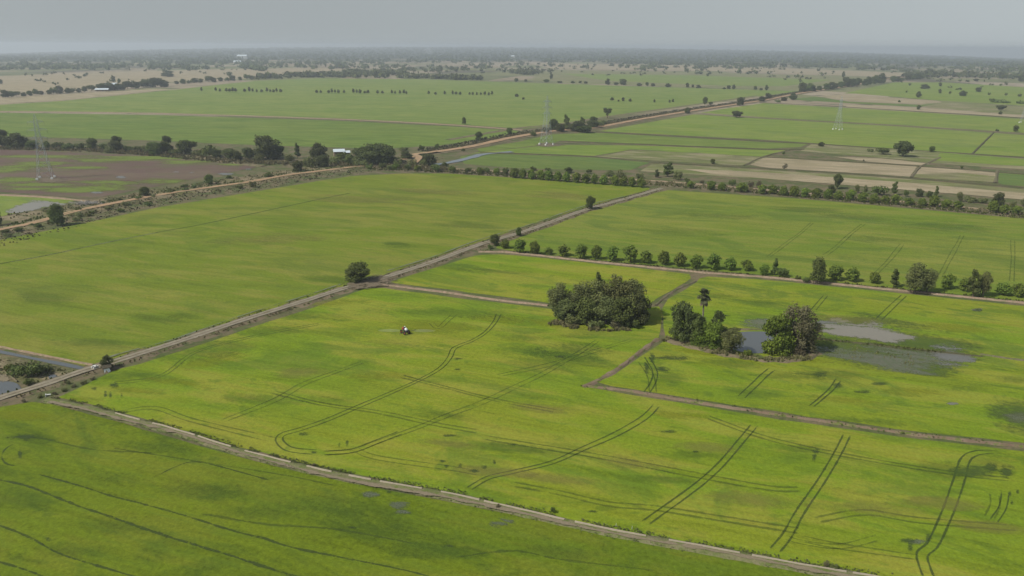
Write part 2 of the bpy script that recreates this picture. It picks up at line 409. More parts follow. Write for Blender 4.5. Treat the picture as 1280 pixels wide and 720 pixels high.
def ground():
    rs = [0] + [30*(RMAX/30)**(i/70) for i in range(71)]
    ns = 360; v = [(0, 0, 0)]; f = []
    for r in rs[1:]:
        for k in range(ns):
            t = 2*math.pi*k/ns; x, y = r*math.cos(t), r*math.sin(t); v.append((x, y, gz(x, y)))
    for k in range(ns): f.append((0, 1+k, 1+(k+1) % ns))
    for i in range(len(rs)-2):
        a = 1+i*ns; b = a+ns
        for k in range(ns): f.append((a+k, b+k, b+(k+1) % ns, a+(k+1) % ns))
    tag(mesh('ground', v, f, ground_mat(), smooth=True), kind='structure')
ground()

# ------------------------------------------------------------------ fields (real sheets on the plain)
Zf = .05
poly('rice_field', [(-150,560),(0,509),(45,502),(75,508),(160,531),(300,572),(400,596),(480,612),(640,643.5),(760,670.5),(880,692),(1010,719),(1150,749),(1500,830),(1300,1000),(-1100,1000)], M['rice_near'], Zf)
poly('rice_field', [(72,497),(100,484),(143,463),(172,456),(300,415),(345,399),(400,382),(455,361),(480,360),(560,371),(680,385),(700,388),(790,388),(822,382),(829,390),(825,412),(822,424),(812,430),(770,460),(729,484),(800,495),(960,522),(1130,547),(1290,565),(1600,602),(1600,840),(1110,722),(1020,708),(880,683),(760,661),(640,633),(480,600),(400,583.5),(300,559.5),(160,518),(110,505)], M['rice_main'], Zf)
poly('rice_field', [(486,353),(540,336),(598,318),(640,318.5),(800,335.5),(864,343),(862,350),(832,367),(812,380),(780,384),(690,379),(560,362)], M['rice_main'], Zf)
poly('rice_field', [(835,374),(870,354),(876,345),(960,350),(1020,356),(1100,364),(1280,382.5),(1600,415),(1600,592),(1290,555),(1130,538),(960,513),(800,488),(742,480),(778,461),(815,437),(833,424),(830,410),(827,388)], M['rice_right'], Zf)
poly('rice_field', [(655,295),(735,265),(832,237.5),(1000,248.5),(1180,264.5),(1290,274),(1600,305),(1600,409),(1280,376.5),(1100,358.5),(960,344.5),(800,330.5),(640,313.8),(615,309)], M['rice_back'], Zf)
poly('rice_field', [(-150,332),(0,300),(100,280),(200,259),(310,241),(400,226),(440,220),(500,217),(560,217),(700,226),(800,232),(815,236),(728,260),(600,302),(470,347),(420,366),(300,400),(133,453),(105,458),(50,443),(-10,434),(-250,412)], M['rice_left'], Zf)
Z2 = .10
poly('mud_field', [(-100,187),(0,187),(100,191),(180,194),(250,201),(300,205),(322,209),(250,222),(180,236),(112,249),(60,244),(0,240),(-100,236)], M['mud'], Z2)
poly('rice_field', [(-100,243),(0,243),(95,251),(60,259),(0,271),(-100,290)], M['rice_strip'], Z2)
poly('rice_field', [(-150,143),(0,141),(200,144),(420,151),(560,158),(640,163),(652,165),(600,175),(548,182),(480,186),(330,182),(200,176),(0,170),(-150,167)], M['rice_farleft'], Z2)
poly('rice_field', [(-150,132),(0,131),(80,126),(210,113),(320,101),(400,98),(520,99),(640,103),(800,108),(960,113),(1000,114),(945,121),(860,133),(780,144),(700,156),(655,161),(560,155),(420,148),(200,141),(0,139),(-150,140)], M['rice_far'], Z2)
poly('stubble_field', [(-150,131),(-150,124),(0,122),(90,117),(200,111),(215,112),(80,125),(0,130)], M['stubble'], Z2)
poly('rice_field', [(596,186),(650,177),(690,168),(745,166),(960,178),(1010,180),(1000,184),(960,186),(800,180),(700,176),(690,180),(600,190)], M['rice_farleft'], Z2)
poly('rice_field', [(585,192),(690,181),(800,182),(960,188),(985,188),(955,196),(790,187),(742,195),(640,191)], M['rice_strip'], Z2)
poly('rice_field', [(575,196),(590,193),(640,193),(740,197),(813,203),(800,208),(788,213),(700,212),(640,210),(580,205)], M['rice_deep'], Z2)
poly('fallow_field', [(745,196),(790,188),(870,191),(955,197),(948,201),(930,207),(820,201)], M['fallow'], Z2)
poly('rice_field', [(748,164),(800,155),(868,143),(960,149),(1120,158),(1280,169),(1600,193),(1600,224),(1280,196),(1150,188),(960,175)], M['rice_strip'], Z2)
poly('rice_field', [(876,141),(905,136),(955,129),(1040,134),(1160,141),(1280,149),(1600,172),(1600,190),(1280,166),(1120,156),(960,147)], M['rice_strip'], Z2)
poly('fallow_field', [(1000,189),(1015,180),(1140,188),(1280,198),(1600,226),(1600,238),(1280,212),(1165,204),(1120,199)], M['fallow'], Z2)
poly('rice_field', [(1175,191),(1280,199),(1600,228),(1600,235),(1280,208),(1170,201)], M['rice_strip'], Z2+.1)
poly('stubble_field', [(938,206),(955,197),(980,198),(1060,203),(1147,208),(1137,221),(1080,217),(960,210)], M['stubble'], Z2)
poly('stubble_field', [(1040,196),(1100,198),(1165,205),(1150,207),(1090,203)], M['stubble'], Z2+.1)
poly('fallow_field', [(1152,209),(1200,212),(1246,216),(1244,228),(1200,226),(1141,221)], M['stubble'], Z2)
poly('fallow_field', [(1141,218),(1200,216),(1246,221),(1244,228),(1200,226),(1141,222)], M['fallow'], Z2+.1)
poly('rice_field', [(1248,216),(1310,221),(1500,238),(1500,252),(1310,236),(1248,230)], M['rice_deep'], Z2)
poly('fallow_field', [(800,214),(815,205),(900,209),(960,213),(1080,220),(1138,224),(1280,237),(1500,257),(1500,272),(1280,250),(1200,243),(1000,227),(850,217)], M['fallow'], Z2)
poly('stubble_field', [(850,211),(960,216),(1140,229),(1280,242),(1500,262),(1500,270),(1280,250),(1200,243),(1000,227),(900,219)], M['stubble'], Z2+.1)
poly('stubble_field', [(1024,120),(1060,118),(1172,126),(1178,128),(1150,130),(1060,126)], M['stubble'], Z2)
poly('rice_field', [(985,124),(1020,121),(1060,127),(1150,131),(1170,130),(1150,134),(1060,129)], M['rice_deep'], Z2)
poly('stubble_field', [(1050,130),(1150,135),(1205,139),(1280,144),(1280,147),(1150,139),(1060,134)], M['stubble'], Z2+.05)
poly('fallow_field', [(1180,127),(1280,134),(1500,150),(1500,160),(1280,144),(1200,138),(1155,134)], M['fallow'], Z2)
poly('rice_field', [(1055,117),(1080,111),(1118,103),(1180,103),(1280,109),(1500,124),(1500,148),(1280,132),(1178,126),(1070,117)], M['rice_strip'], Z2)
poly('fallow_field', [(690,87),(860,90),(1060,95),(1105,99),(1060,104),(1000,111),(900,110),(800,107),(660,100)], M['fallow'], Z2)
poly('rice_field', [(700,92),(860,94),(1040,100),(980,108),(900,107),(760,101)], M['rice_far'], Z2+.1)
poly('stubble_field', [(660,79),(900,82),(1160,92),(1120,97),(900,89),(690,86)], M['stubble'], .2)
poly('stubble_field', [(-150,119),(-150,98),(0,95),(170,89),(300,86),(400,85),(440,87),(400,91),(300,97),(205,103),(90,112),(0,117)], M['stubble'], Z2)

# ------------------------------------------------------------------ roads, tracks, bunds, canals
R1 = [(-150,556),(-60,523),(0,500),(60,481),(100,467),(130,458),(175,444),(235,425),(300,403),(380,378),(440,359),(475,350),(540,329),(600,307),(660,289),(730,264),(780,250),(828,236)]
ribbon('track_verge', R1, 7.5, M['verge'], .06, BUND(.45), step=2.5, jit=.22, seed=1)
ribbon('track', R1, 3.0, M['track'], .56, step=2, jit=.08, seed=2)
ribbon('wheel_track', R1, .55, M['soft_soil'], .585, step=2, seed=3, alpha=True, offset=0)
ribbon('ditch_water', [(-150,527),(-60,502),(0,485)], 1, M['ditch_water'], .1)if False else None
ribbon('ditch', [(110,457),(150,443),(200,430),(235,419),(300,396),(380,371),(432,354)], 1.2, M['reedy'], .30, step=2, jit=.3, seed=4, alpha=True)
ribbon('ditch', [(478,341),(540,322),(600,300),(660,282),(730,258),(780,246)], 1.2, M['reedy'], .30, step=2, jit=.3, seed=5, alpha=True)
ribbon('path', [(462,353),(480,356),(520,361),(560,366),(620,375),(685,382)], 2.0, M['bund_pink'], .09, BUND(.3), step=2, seed=6)
blob('bare_ground', [(425,358),(450,348),(478,344),(500,352),(478,361),(440,364)], M['soft_soil'], .60)
R3 = [(58,500),(110,510),(160,524),(220,540),(300,565),(400,590),(480,606),(560,620),(640,638),(760,665),(880,687),(1020,713),(1110,728),(1300,770)]
ribbon('bund', R3, 2.9, M['verge2'], .06, BUND(.35), step=2, jit=.2, seed=7)
ribbon('path', [(a, b+3) for a, b in R3], 1.0, M['soft_soil2'], .44, step=1.0, jit=.6, seed=8, alpha=True, wob=.8)
R4 = [(598,315),(640,316),(720,325),(800,333),(880,341),(960,347),(1020,353),(1100,361),(1180,369),(1280,379),(1500,402)]
ribbon('path', R4, 1.8, M['bund_pink'], .07, BUND(.4), step=2, jit=.25, seed=9)
R5 = [(470,211),(560,215),(700,223),(830,231),(1000,245),(1180,261),(1280,271),(1500,293)]
ribbon('verge', R5, 13, M['verge'], .045, step=4, jit=.12, seed=10)
ribbon('path', [(a, b-4) for a, b in R5], 3.0, M['bund_pink'], .08, BUND(.4), step=3, jit=.3, seed=11)
R6 = [(870,352),(850,360),(832,371),(820,382)]
ribbon('bund', R6, 1.2, M['bund'], .06, BUND(.3), step=1.5, jit=.3, seed=12)
ribbon('bund', [(822,424),(795,444),(770,463),(745,477),(728,484)], 1.7, M['bund_br'], .06, BUND(.35), step=1.5, jit=.35, seed=13)
ribbon('bund', [(728,483),(760,486),(800,491),(870,503),(960,517),(1050,530),(1130,542),(1210,551),(1290,560),(1500,584)], 1.15, M['bund_br'], .06, BUND(.35), step=1.5, jit=.4, seed=14)
ribbon('bund', [(1225,443),(1250,447),(1290,452),(1500,476)], 1.1, M['bund'], .06, BUND(.3), step=1.5, jit=.3, seed=15)
R7 = [(-120,318),(-60,305),(0,289),(40,281),(85,268),(130,258),(200,245),(260,236),(310,229),(360,220),(400,215),(440,210),(475,206),(505,200),(520,196)]
R7b = [(545,191),(590,184),(640,173),(690,165),(745,160),(800,150),(860,140),(920,131),(960,125),(1000,117),(1060,108),(1110,99),(1160,93)]
ribbon('canal_bank', [(-120,300),(0,276),(85,261),(130,252),(200,240),(260,231),(310,223),(360,216),(420,208)], 17, M['scrub'], .06, [(-1, 0), (-.6, .5), (0, .2), (.6, .5), (1, 0)], step=5, jit=.2, seed=16)
ribbon('road_verge', R7, 17, M['scrub'], .08, [(-1, 0), (-.5, .5), (0, .7), (.5, .5), (1, 0)], step=5, jit=.2, seed=17)
ribbon('dirt_road', R7, 4.6, M['road_dirt'], .86, step=4, jit=.15, seed=18)
ribbon('road_verge', R7b, 17, M['verge'], .18, [(-1, 0), (-.5, .5), (0, .7), (.5, .5), (1, 0)], step=8, jit=.15, seed=19)
ribbon('dirt_road', R7b, 8.5, M['road_dirt'], 1.02, step=6, jit=.1, seed=20)
ribbon('dirt_road', [(518,205),(524,198),(519,194),(536,192),(548,190)], 5, M['road_dirt'], 1.1, step=4, seed=21)
ribbon('canal', [(545,206),(565,203),(590,197),(605,193),(640,190)], 7, M['water'], .35, step=4, jit=.2, seed=22)
ribbon('canal', [(-30,434),(0,440),(50,450),(85,457),(108,462)], 1.5, M['water'], .12, step=2, jit=.2, seed=23)
ribbon('bund', [(-30,431),(0,437),(50,447),(85,454),(112,459)], .7, M['bund_pink'], .10, BUND(.4), step=2, jit=.3, offset=1.2, seed=24)
ribbon('bund', [(0,244),(60,247),(110,252)], 3, M['bund_pink'], .12, BUND(.5), step=4, jit=.3, seed=25)
ribbon('ditch', [(-80,348),(0,330),(60,319),(130,304),(200,290),(250,281),(340,262),(400,249),(440,241)], 1.5, M['wheel'], .07, step=2, alpha=True, seed=26)
ribbon('ditch', [(0,330),(60,319),(130,304),(200,290)], .6, M['reedy'], .09, step=2, alpha=True, seed=27)
def farbund(px, w, m='bund', seed=0): ribbon('bund', px, w, M[m], .14, BUND(.5), step=8, jit=.25, seed=seed)
farbund([(-150,141),(0,139.5),(200,142),(420,149),(560,156),(655,163)], 7, 'bund_pink', 30)
farbund([(-150,184),(0,182),(100,186),(200,190),(290,203),(330,208)], 9, 'verge', 31)
farbund([(745,165),(850,171),(960,177),(1140,188),(1280,197.5),(1500,216)], 3.5, 'bund_dark', 32)
farbund([(872,142.5),(960,148),(1120,157),(1280,167.5),(1500,184)], 4.5, 'bund', 33)
farbund([(950,128.5),(1040,133),(1160,140.5),(1280,148),(1500,165)], 5, 'bund_dark', 34)
farbund([(600,191),(640,192),(740,196),(815,203),(960,211),(1085,219),(1280,235),(1500,254)], 2.2, 'bund_dark', 35)
farbund([(958,197),(1060,202.5),(1150,208.5),(1246,215.5),(1500,236)], 1.8, 'bund_dark', 36)
farbund([(1175,197),(1160,204),(1150,209),(1139,222)], 2.5, 'bund', 37)
farbund([(1247,214),(1244,229)], 2.5, 'bund', 38)
farbund([(1242,166),(1215,193)], 2, 'bund_dark', 39)
farbund([(700,176.5),(800,180.5),(960,187),(1005,187)], 2, 'bund_dark', 40)
farbund([(986,188),(955,196),(930,207)], 2, 'bund', 41)
farbund([(560,175),(600,168),(650,160),(700,155),(780,143),(860,132),(945,120)], 9, 'verge', 42)

# ---- pond, flooded corner, near ponds
poly('pond_water', [(908,420),(935,415),(975,416),(990,424),(985,436),(960,441),(930,441),(905,432)], M['water'], .12, edge=.6, step=2, smooth=True)
ribbon('pond_bank', [(832,425),(842,428),(880,437),(920,446),(960,450),(1000,449),(1022,441)], 3.4, M['verge'], .06, BUND(.5), step=1.5, jit=.4, seed=50)
ribbon('pond_bank', [(900,414),(930,412),(970,413),(995,415)], 1.6, M['bund'], .06, BUND(.3), step=1.5, jit=.4, seed=51)
poly('pond_water', [(-60,478),(0,476),(18,478),(27,484),(25,492),(8,500),(-20,508),(-60,512)], M['water'], .12, edge=.5, step=2)
blob('sand_bank', [(-30,468),(0,465),(12,469),(17,476),(0,479),(-30,481)], M['soft_soil2'], .16)
ribbon('bund', [(8,467),(22,478)], .35, M['bund'], .2, BUND(.3), step=1)
poly('pond_water', [(58,470),(70,468),(80,473),(72,476),(62,475)], M['water'], .12, edge=.4, step=1)
poly('scrub_ground', [(-60,446),(0,444),(50,453),(85,461),(100,465),(60,478),(30,480),(12,468),(-60,466)], M['scrub'], .09, edge=1, step=2)
blob('wet_rice', [(1000,398),(1060,388),(1140,400),(1210,420),(1240,442),(1215,470),(1140,476),(1060,462),(1000,448),(985,425)], M['wetgrass'], .062)
blob('shallow_water', [(1016,404),(1040,396),(1068,400),(1100,401),(1130,412),(1150,424),(1120,432),(1070,426),(1020,422)], M['shallow'], .075)
blob('shallow_water', [(1005,422),(1060,424),(1130,434),(1200,440),(1225,450),(1185,470),(1130,468),(1070,458),(1010,448)], M['reedy'], .085)
blob('shallow_water', [(1160,432),(1190,428),(1222,440),(1215,458),(1180,462),(1160,450)], M['puddle'], .095)
blob('shallow_water', [(905,405),(940,398),(1000,400),(1000,412),(950,414)], M['reedy'], .07)
ribbon('bund', [(1020,424),(1060,428),(1130,436),(1180,441),(1228,446)], .8, M['bund_dark'], .08, BUND(.3), step=1, jit=.5, seed=52)
blob('shallow_water', [(1016,403),(1030,399),(1052,402),(1045,406),(1024,406)], M['puddle'], .08)
blob('wet_rice', [(1225,500),(1270,492),(1340,510),(1330,555),(1270,545),(1235,528)], M['wetgrass'], .062)
blob('shallow_water', ell(1272, 524, 26, 11), M['murk'], .075, fall=1.3)
blob('shallow_water', ell(1190, 505, 9, 2.2), M['puddle'], .07)
blob('shallow_water', ell(1222, 387, 9, 2.5), M['puddle'], .07)
blob('shallow_water', [(5,262),(40,250),(95,252),(70,259),(40,264),(8,268)], M['shallow'], Z2+.06)
for c in ((152, 222, 9, 2), (282, 218, 12, 2), (310, 212, 8, 1.5), (240, 216, 6, 1), (120, 241, 10, 1.5), (220, 215, 6, 1)):
    blob('puddle', ell(*c), M['puddle'], Z2+.06)
for c in ((40,205,60,5),(140,200,70,4),(230,203,50,3),(20,225,50,5),(140,236,60,4),(100,210,40,3),(90,238,50,4),(30,236,40,3),(200,227,50,4),(290,206,30,2),(60,196,90,3),(190,197,80,3),(130,229,60,4),(15,212,60,5),(60,231,70,4)):
    blob('rice_regrowth', ell(*c), M['regrowth'], Z2+.03, fall=1.1)
for c in ((627, 654, 18, 8), (500, 631, 16, 7), (503, 641, 12, 4), (462, 619, 14, 5), (1148, 678, 14, 5), (1220, 590, 40, 9)):
    blob('puddle', ell(*c), M['murk2'] if c[2] < 20 else M['wetgrass'], .075, fall=1.3)
# patches of darker, yellower and thinner rice growing in the fields
for c in ((590,281,60,6,2),(500,308,28,4),(430,350,60,7),(495,305,20,3),(60,375,50,12),(190,400,60,8),(230,395,30,6),(120,430,70,10),(160,470,60,14,-8),
          (250,440,90,16,-14),(330,415,80,9,-10),(380,395,70,8),(560,392,120,9),(700,450,90,22,-6),(720,440,60,14),(655,420,40,9),(650,440,50,10),(745,415,60,8,-4),(820,455,30,18),(835,472,30,8),
          (905,455,60,8),(1040,468,60,9),(960,380,60,5),(900,370,40,5),(1080,272,90,6,3),(1180,284,90,8,4),(1010,262,60,5),(1100,300,60,5),(840,290,90,6,2),(900,270,70,5),(760,355,60,6),(570,335,50,6),(620,340,60,5),
          (40,548,60,10),(30,625,60,22),(220,545,60,10,8),(120,600,80,14),(260,615,80,16),(150,660,80,18),(330,640,70,15),(200,560,70,10),(460,660,90,12),(420,640,60,10),(540,690,80,12),(700,690,80,10),(260,690,80,14),(100,690,80,12),
          (1235,580,60,16),(1185,590,50,16),(1110,530,70,7,6),(1060,525,50,6),(980,470,60,7),(1210,485,50,10),(1270,475,40,9),(640,560,60,8),(880,570,60,6),(830,600,60,6),(1000,560,50,6),(420,500,60,8),(330,500,60,9),(560,520,50,7)):
    blob('dark_rice_patch', ell(*c[:4], tilt=(c[4] if len(c) > 4 else c[2]*.06)), M['lush'], .060 + rnd.random()*.004, fall=1.1)
for c in ((250,455,70,12,-12),(230,478,60,7),(420,378,60,7,-4),(560,410,90,10),(470,470,60,9),(620,400,60,9),(700,405,60,7),(860,520,60,6),(1010,450,40,5),(1060,500,70,9),(1150,490,60,8),(880,440,60,5),(1200,410,70,10),(180,490,60,6,6),(100,500,40,5),(30,520,50,8)):
    blob('yellow_rice_patch', ell(*c[:4], tilt=(c[4] if len(c) > 4 else c[2]*.06)), M['yellow'], .066 + rnd.random()*.004, fall=1.1)
for c in ((1080,635,90,14,8),(940,625,70,12,6),(790,580,70,12,6),(620,590,60,8,4),(880,560,50,8),(700,600,60,8,5),(380,465,50,9,-4),(560,555,60,8,4),(500,430,80,8,2),(1060,400,60,6),(1180,630,60,10),(680,510,50,8),(1240,660,60,9,6),(460,250,90,8,2),(540,240,70,6),(700,245,70,5),(330,300,90,9,-3)):
    blob('thin_rice_patch', ell(*c[:4], tilt=(c[4] if len(c) > 4 else c[2]*.06)), M['tanrice'], .072 + rnd.random()*.004, fall=1.1)

for i, (x, y, rx, ry) in enumerate([(424,556,3,4),(434,554,3,6),(393,566,5,3),(380,543,8,3),(553,577,5,2),(558,583,4,3),(575,582,4,4),(592,589,9,3),(606,584,6,3),(618,578,3,4),(132,493,3,5),(138,494,3,5),(118,486,5,3),(152,495,3,4),(143,482,8,5),(870,565,6,2),(1135,676,14,4),(1138,684,5,9),(1262,618,3,5),(1272,615,3,4),(1265,628,3,4),(1258,590,14,10),(1240,585,12,7),(572,449,8,2),(572,462,6,2),(700,446,12,3),(640,556,8,2),(1100,480,14,3),(1080,490,16,3),(1048,482,9,4),(1025,468,14,5),(815,448,5,9),(808,460,4,12),(840,448,30,4),(828,462,12,4),(835,540,14,3),(1222,388,9,3),(905,395,12,2),(560,683,10,4),(486,615,6,3),(450,600,8,3),(440,660,8,2),(25,568,4,8),(30,547,25,5),(60,675,6,4),(1160,672,6,7),(1020,565,8,4),(1018,572,4,7),(560,545,14,2),(740,640,8,2)]):
    blob('dark_weed_patch', ell(x, y, rx, ry, 9), M['weedspot'], .07, fall=1.4)
# ---- ruts left by the sprayer's wheels
def ruts(px, gap=1.5, w=.52, m='wheel', seed=0, soft=False, z=.080):
    for s in (-1, 1):
        ribbon('wheel_rut', px, w, M['wheel_soft' if soft else m], z, step=1.0, offset=s*gap/2, alpha=True, seed=seed+s, jit=.15, wob=.5)
ruts([(1059,543),(1047,568),(1028,600),(1000,640),(984,668),(968,688)], seed=60)
ruts([(944,531),(930,548),(905,578),(880,601),(850,623),(825,640),(805,654)], seed=62)
ruts([(1250,566),(1225,566),(1208,574),(1199,600),(1188,630),(1177,655),(1164,680),(1151,692),(1153,706),(1160,724)], seed=64)
ruts([(822,506),(805,522),(770,542),(730,560),(690,578),(640,590),(610,597),(585,611)], seed=66)
ruts([(624,392),(618,403),(606,416),(590,426),(575,432),(567,437),(563,447),(552,460),(530,473),(490,491),(450,508),(410,525),(375,537),(354,543),(349,551),(362,562),(395,566)], seed=68)
ruts([(400,567),(440,564),(470,553),(520,535),(560,519),(600,504),(640,485),(680,466),(720,443),(748,425)], seed=70, soft=True, w=.6)
ruts([(400,567),(440,564),(470,553),(500,541)], seed=71)
ruts([(275,528),(345,500),(380,480),(420,465),(455,452)], seed=72, soft=True, w=.6)
ruts([(1049,474),(1040,486),(1030,495),(1013,509)], seed=74)
ruts([(966,461),(955,470),(945,480),(927,497)], seed=76)
ruts([(806,494),(815,480),(818,465),(808,446)], seed=78)
ruts([(816,492),(812,470),(800,452)], seed=79, soft=True)
ruts([(1033,369),(1026,378),(1018,388)], seed=80)
ruts([(1131,369),(1117,382),(1098,400)], seed=82)
ruts([(1016,278),(1000,292),(985,303),(960,322)], seed=84, soft=True, w=.7)
ruts([(1080,280),(1062,294),(1044,310),(1030,320)], seed=86, soft=True, w=.7)
ruts([(1128,305),(1112,325),(1095,342)], seed=88, soft=True, w=.6)
ruts([(1203,294),(1190,318),(1175,345)], seed=90, soft=True, w=.6)
ruts([(1266,300),(1266,330),(1264,352)], seed=92, soft=True, w=.6)
ruts([(1170,168),(1120,190)], seed=93, soft=True, w=1.2)
ruts([(1240,170),(1200,196)], seed=94, soft=True, w=1.2)
ruts([(1100,672),(1050,683),(1000,677),(975,668)], seed=95, soft=True, w=.5)
ruts([(1150,697),(1100,688),(1050,682),(1000,675)], seed=96)if False else ruts([(1150,697),(1100,690),(1040,681),(998,672)], seed=96, soft=True, w=.6)
ruts([(600,546),(640,553),(700,563),(760,573),(860,592),(960,610),(1000,612)], seed=97, soft=True, w=.8)
ruts([(640,605),(700,617),(760,631),(820,636),(900,648),(1000,664)], seed=98, soft=True, w=.8)
ruts([(340,490),(400,505),(470,515),(540,530),(600,540)], seed=99, soft=True, w=.8)
ruts([(500,470),(560,485),(620,500),(700,515)], seed=100, soft=True, w=.8)
ruts([(880,520),(960,548),(1060,570),(1180,590),(1270,600)], seed=101, soft=True, w=.8)
ruts([(1020,650),(1080,640),(1150,650),(1270,660)], seed=102, soft=True, w=.7)
ruts([(130,520),(190,510),(240,525),(340,550)], seed=103, soft=True, w=.6)
ruts([(135,480),(200,470),(245,440),(320,420),(400,405)], seed=104, soft=True, w=.6)
ruts([(1240,655),(1252,635),(1255,615)], seed=105, w=.35); ruts([(1235,652),(1243,632),(1242,618)], seed=106, soft=True)
ruts([(620,470),(690,455),(740,440),(790,425)], seed=107, soft=True); ruts([(440,560),(470,572),(560,585),(600,592)], seed=108, soft=True)
ruts([(570,392),(560,400),(548,410),(540,404)], seed=109, soft=True)
def furrow(px, w, seed, soft=False): ribbon('field_furrow', px, w, M['wheel_soft' if soft else 'furrow'], .082, step=1, alpha=True, seed=seed, jit=.4, wob=1.2)
furrow([(-40,592),(0,601),(30,608),(60,619),(100,634),(130,643),(180,660),(225,675),(270,689),(330,708),(400,728)], .75, 110)
furrow([(45,590),(100,607),(140,621),(180,632),(240,650),(290,665),(330,674),(360,684),(430,700),(520,720),(600,742)], .6, 111)
furrow([(-30,652),(0,660),(40,673),(75,690),(120,705),(180,726)], .55, 112)
furrow([(-30,695),(0,704),(40,717),(80,732)], .6, 113)
furrow([(188,600),(200,594),(220,584),(240,578),(270,582),(340,600)], .5, 114)
furrow([(22,582),(10,580),(3,572),(6,562),(18,554)], .5, 115)
furrow([(20,545),(60,548),(120,560),(190,566)], .8, 116, True)
furrow([(140,560),(240,575),(340,592),(420,610)], .6, 117, True)
furrow([(250,640),(330,655),(420,662),(520,682)], .7, 118, True)
furrow([(560,700),(640,690),(700,700),(820,712)], .7, 119, True)
furrow([(1120,310),(1060,300),(980,296)], .7, 120, True)

# ------------------------------------------------------------------ foliage
def leaf_mat(name, dark, light, trans=.25):
    m, n = mat(name)
    at = N(n, 'ShaderNodeAttribute'); at.attribute_name = 'tint'
    oi = N(n, 'ShaderNodeObjectInfo')
    col = mixc(n, at.outputs['Fac'], dark, light)
    h = N(n, 'ShaderNodeHueSaturation')
    link(n, math_(n, 'MULTIPLY_ADD', oi.outputs['Random'], .035, .482), h.inputs['Hue'])
    link(n, math_(n, 'MULTIPLY_ADD', oi.outputs['Random'], .35, .82), h.inputs['Value'])
    link(n, col, h.inputs['Color'])
    p = N(n, 'ShaderNodeBsdfPrincipled'); link(n, h.outputs[0], p.inputs['Base Color']); p.inputs['Roughness'].default_value = .7
    p.inputs['Specular IOR Level'].default_value = .2
    tr = N(n, 'ShaderNodeBsdfTranslucent'); link(n, h.outputs[0], tr.inputs[0])
    ms = N(n, 'ShaderNodeMixShader'); ms.inputs[0].default_value = trans
    link(n, p.outputs[0], ms.inputs[1]); link(n, tr.outputs[0], ms.inputs[2])
    o = N(n, 'ShaderNodeOutputMaterial'); link(n, ms.outputs[0], o.inputs[0]); return m
M['leaf'] = leaf_mat('leaf_green', (0.054, 0.078, 0.018), (0.152, 0.186, 0.043))
M['leaf_fruit'] = leaf_mat('leaf_fruit', (0.041, 0.075, 0.011), (0.206, 0.263, 0.033))
M['leaf_bright'] = leaf_mat('leaf_bright', (0.064, 0.092, 0.010), (0.168, 0.208, 0.023))
M['leaf_grey'] = leaf_mat('leaf_greygreen', (0.088, 0.103, 0.034), (0.202, 0.216, 0.069), .3)
M['leaf_dark'] = leaf_mat('leaf_dark', (0.045, 0.058, 0.017), (0.114, 0.133, 0.036))
M['leaf_dry'] = leaf_mat('leaf_dry', (0.087, 0.077, 0.039), (0.183, 0.162, 0.089), .3)
M['grass'] = leaf_mat('grass_tuft', (0.095, 0.094, 0.038), (0.230, 0.195, 0.095), .3)
M['grass_green'] = leaf_mat('grass_green', (.060, .085, .018), (.125, .145, .035), .3)
M['grass_weed'] = leaf_mat('grass_weed', (.105, .125, .045), (.180, .190, .080), .3)
M['grass_dark'] = leaf_mat('grass_dark', (.045, .050, .022), (.085, .085, .040), .3)
M['frond'] = leaf_mat('palm_frond', (0.047, 0.062, 0.026), (0.115, 0.124, 0.054), .2)
M['frond_dead'] = leaf_mat('palm_frond_dead', (.11, .085, .06), (.20, .16, .11), .2)

def leaves(lobes, n, size, seed, out=.7, fill=.45, squash=1.0):
    """n leaf clumps (bent quads) spread through a set of lobes: verts, faces, tint"""
    rs = np.random.RandomState(seed)
    lb = np.array(lobes, float); vol = np.prod(lb[:, 3:6], axis=1)**.75; pr = vol/vol.sum()
    k = rs.choice(len(lb), n, p=pr)
    d = rs.normal(size=(n, 3)); d /= np.linalg.norm(d, axis=1)[:, None]
    rr = rs.uniform(fill, 1.0, n)**.6
    # lumpiness of each lobe
    lump = 1 + .22*np.sin(d[:, 0]*5 + k*1.7) * np.cos(d[:, 1]*6 + k) + .12*np.sin(d[:, 2]*9 + k*3)
    c = lb[k, :3] + d*lb[k, 3:6]*(rr*lump)[:, None]
    nr = d*out + rs.normal(size=(n, 3))*.5; nr /= np.linalg.norm(nr, axis=1)[:, None]
    t = np.cross(nr, rs.normal(size=(n, 3))); t /= np.linalg.norm(t, axis=1)[:, None]; b = np.cross(nr, t)
    s = size*rs.uniform(.55, 1.35, n)[:, None]
    v = np.empty((n, 4, 3)); bend = nr*s*.25
    v[:, 0] = c - t*s*.5 - bend; v[:, 1] = c - b*s*.36*squash + bend*.6; v[:, 2] = c + t*s*.5 - bend; v[:, 3] = c + b*s*.36*squash + bend*.6
    v = v.reshape(-1, 3); v[:, 2] = np.maximum(v[:, 2], .02)
    f = [(4*i, 4*i+1, 4*i+2, 4*i+3) for i in range(n)]
    # clumps of lighter and darker growth
    kt = rs.uniform(0, 1, len(lb))[k]
    tint = np.clip(rs.beta(2, 2.6, n)*.75 + kt*.35 - .05, 0, 1)
    return v.tolist(), f, tint.tolist()
def crown(name, lobes, n, size, m, seed, parent, **k):
    v, f, t = leaves(lobes, n, size, seed, **k); return mesh(name, v, f, m, parent, fattr=t)
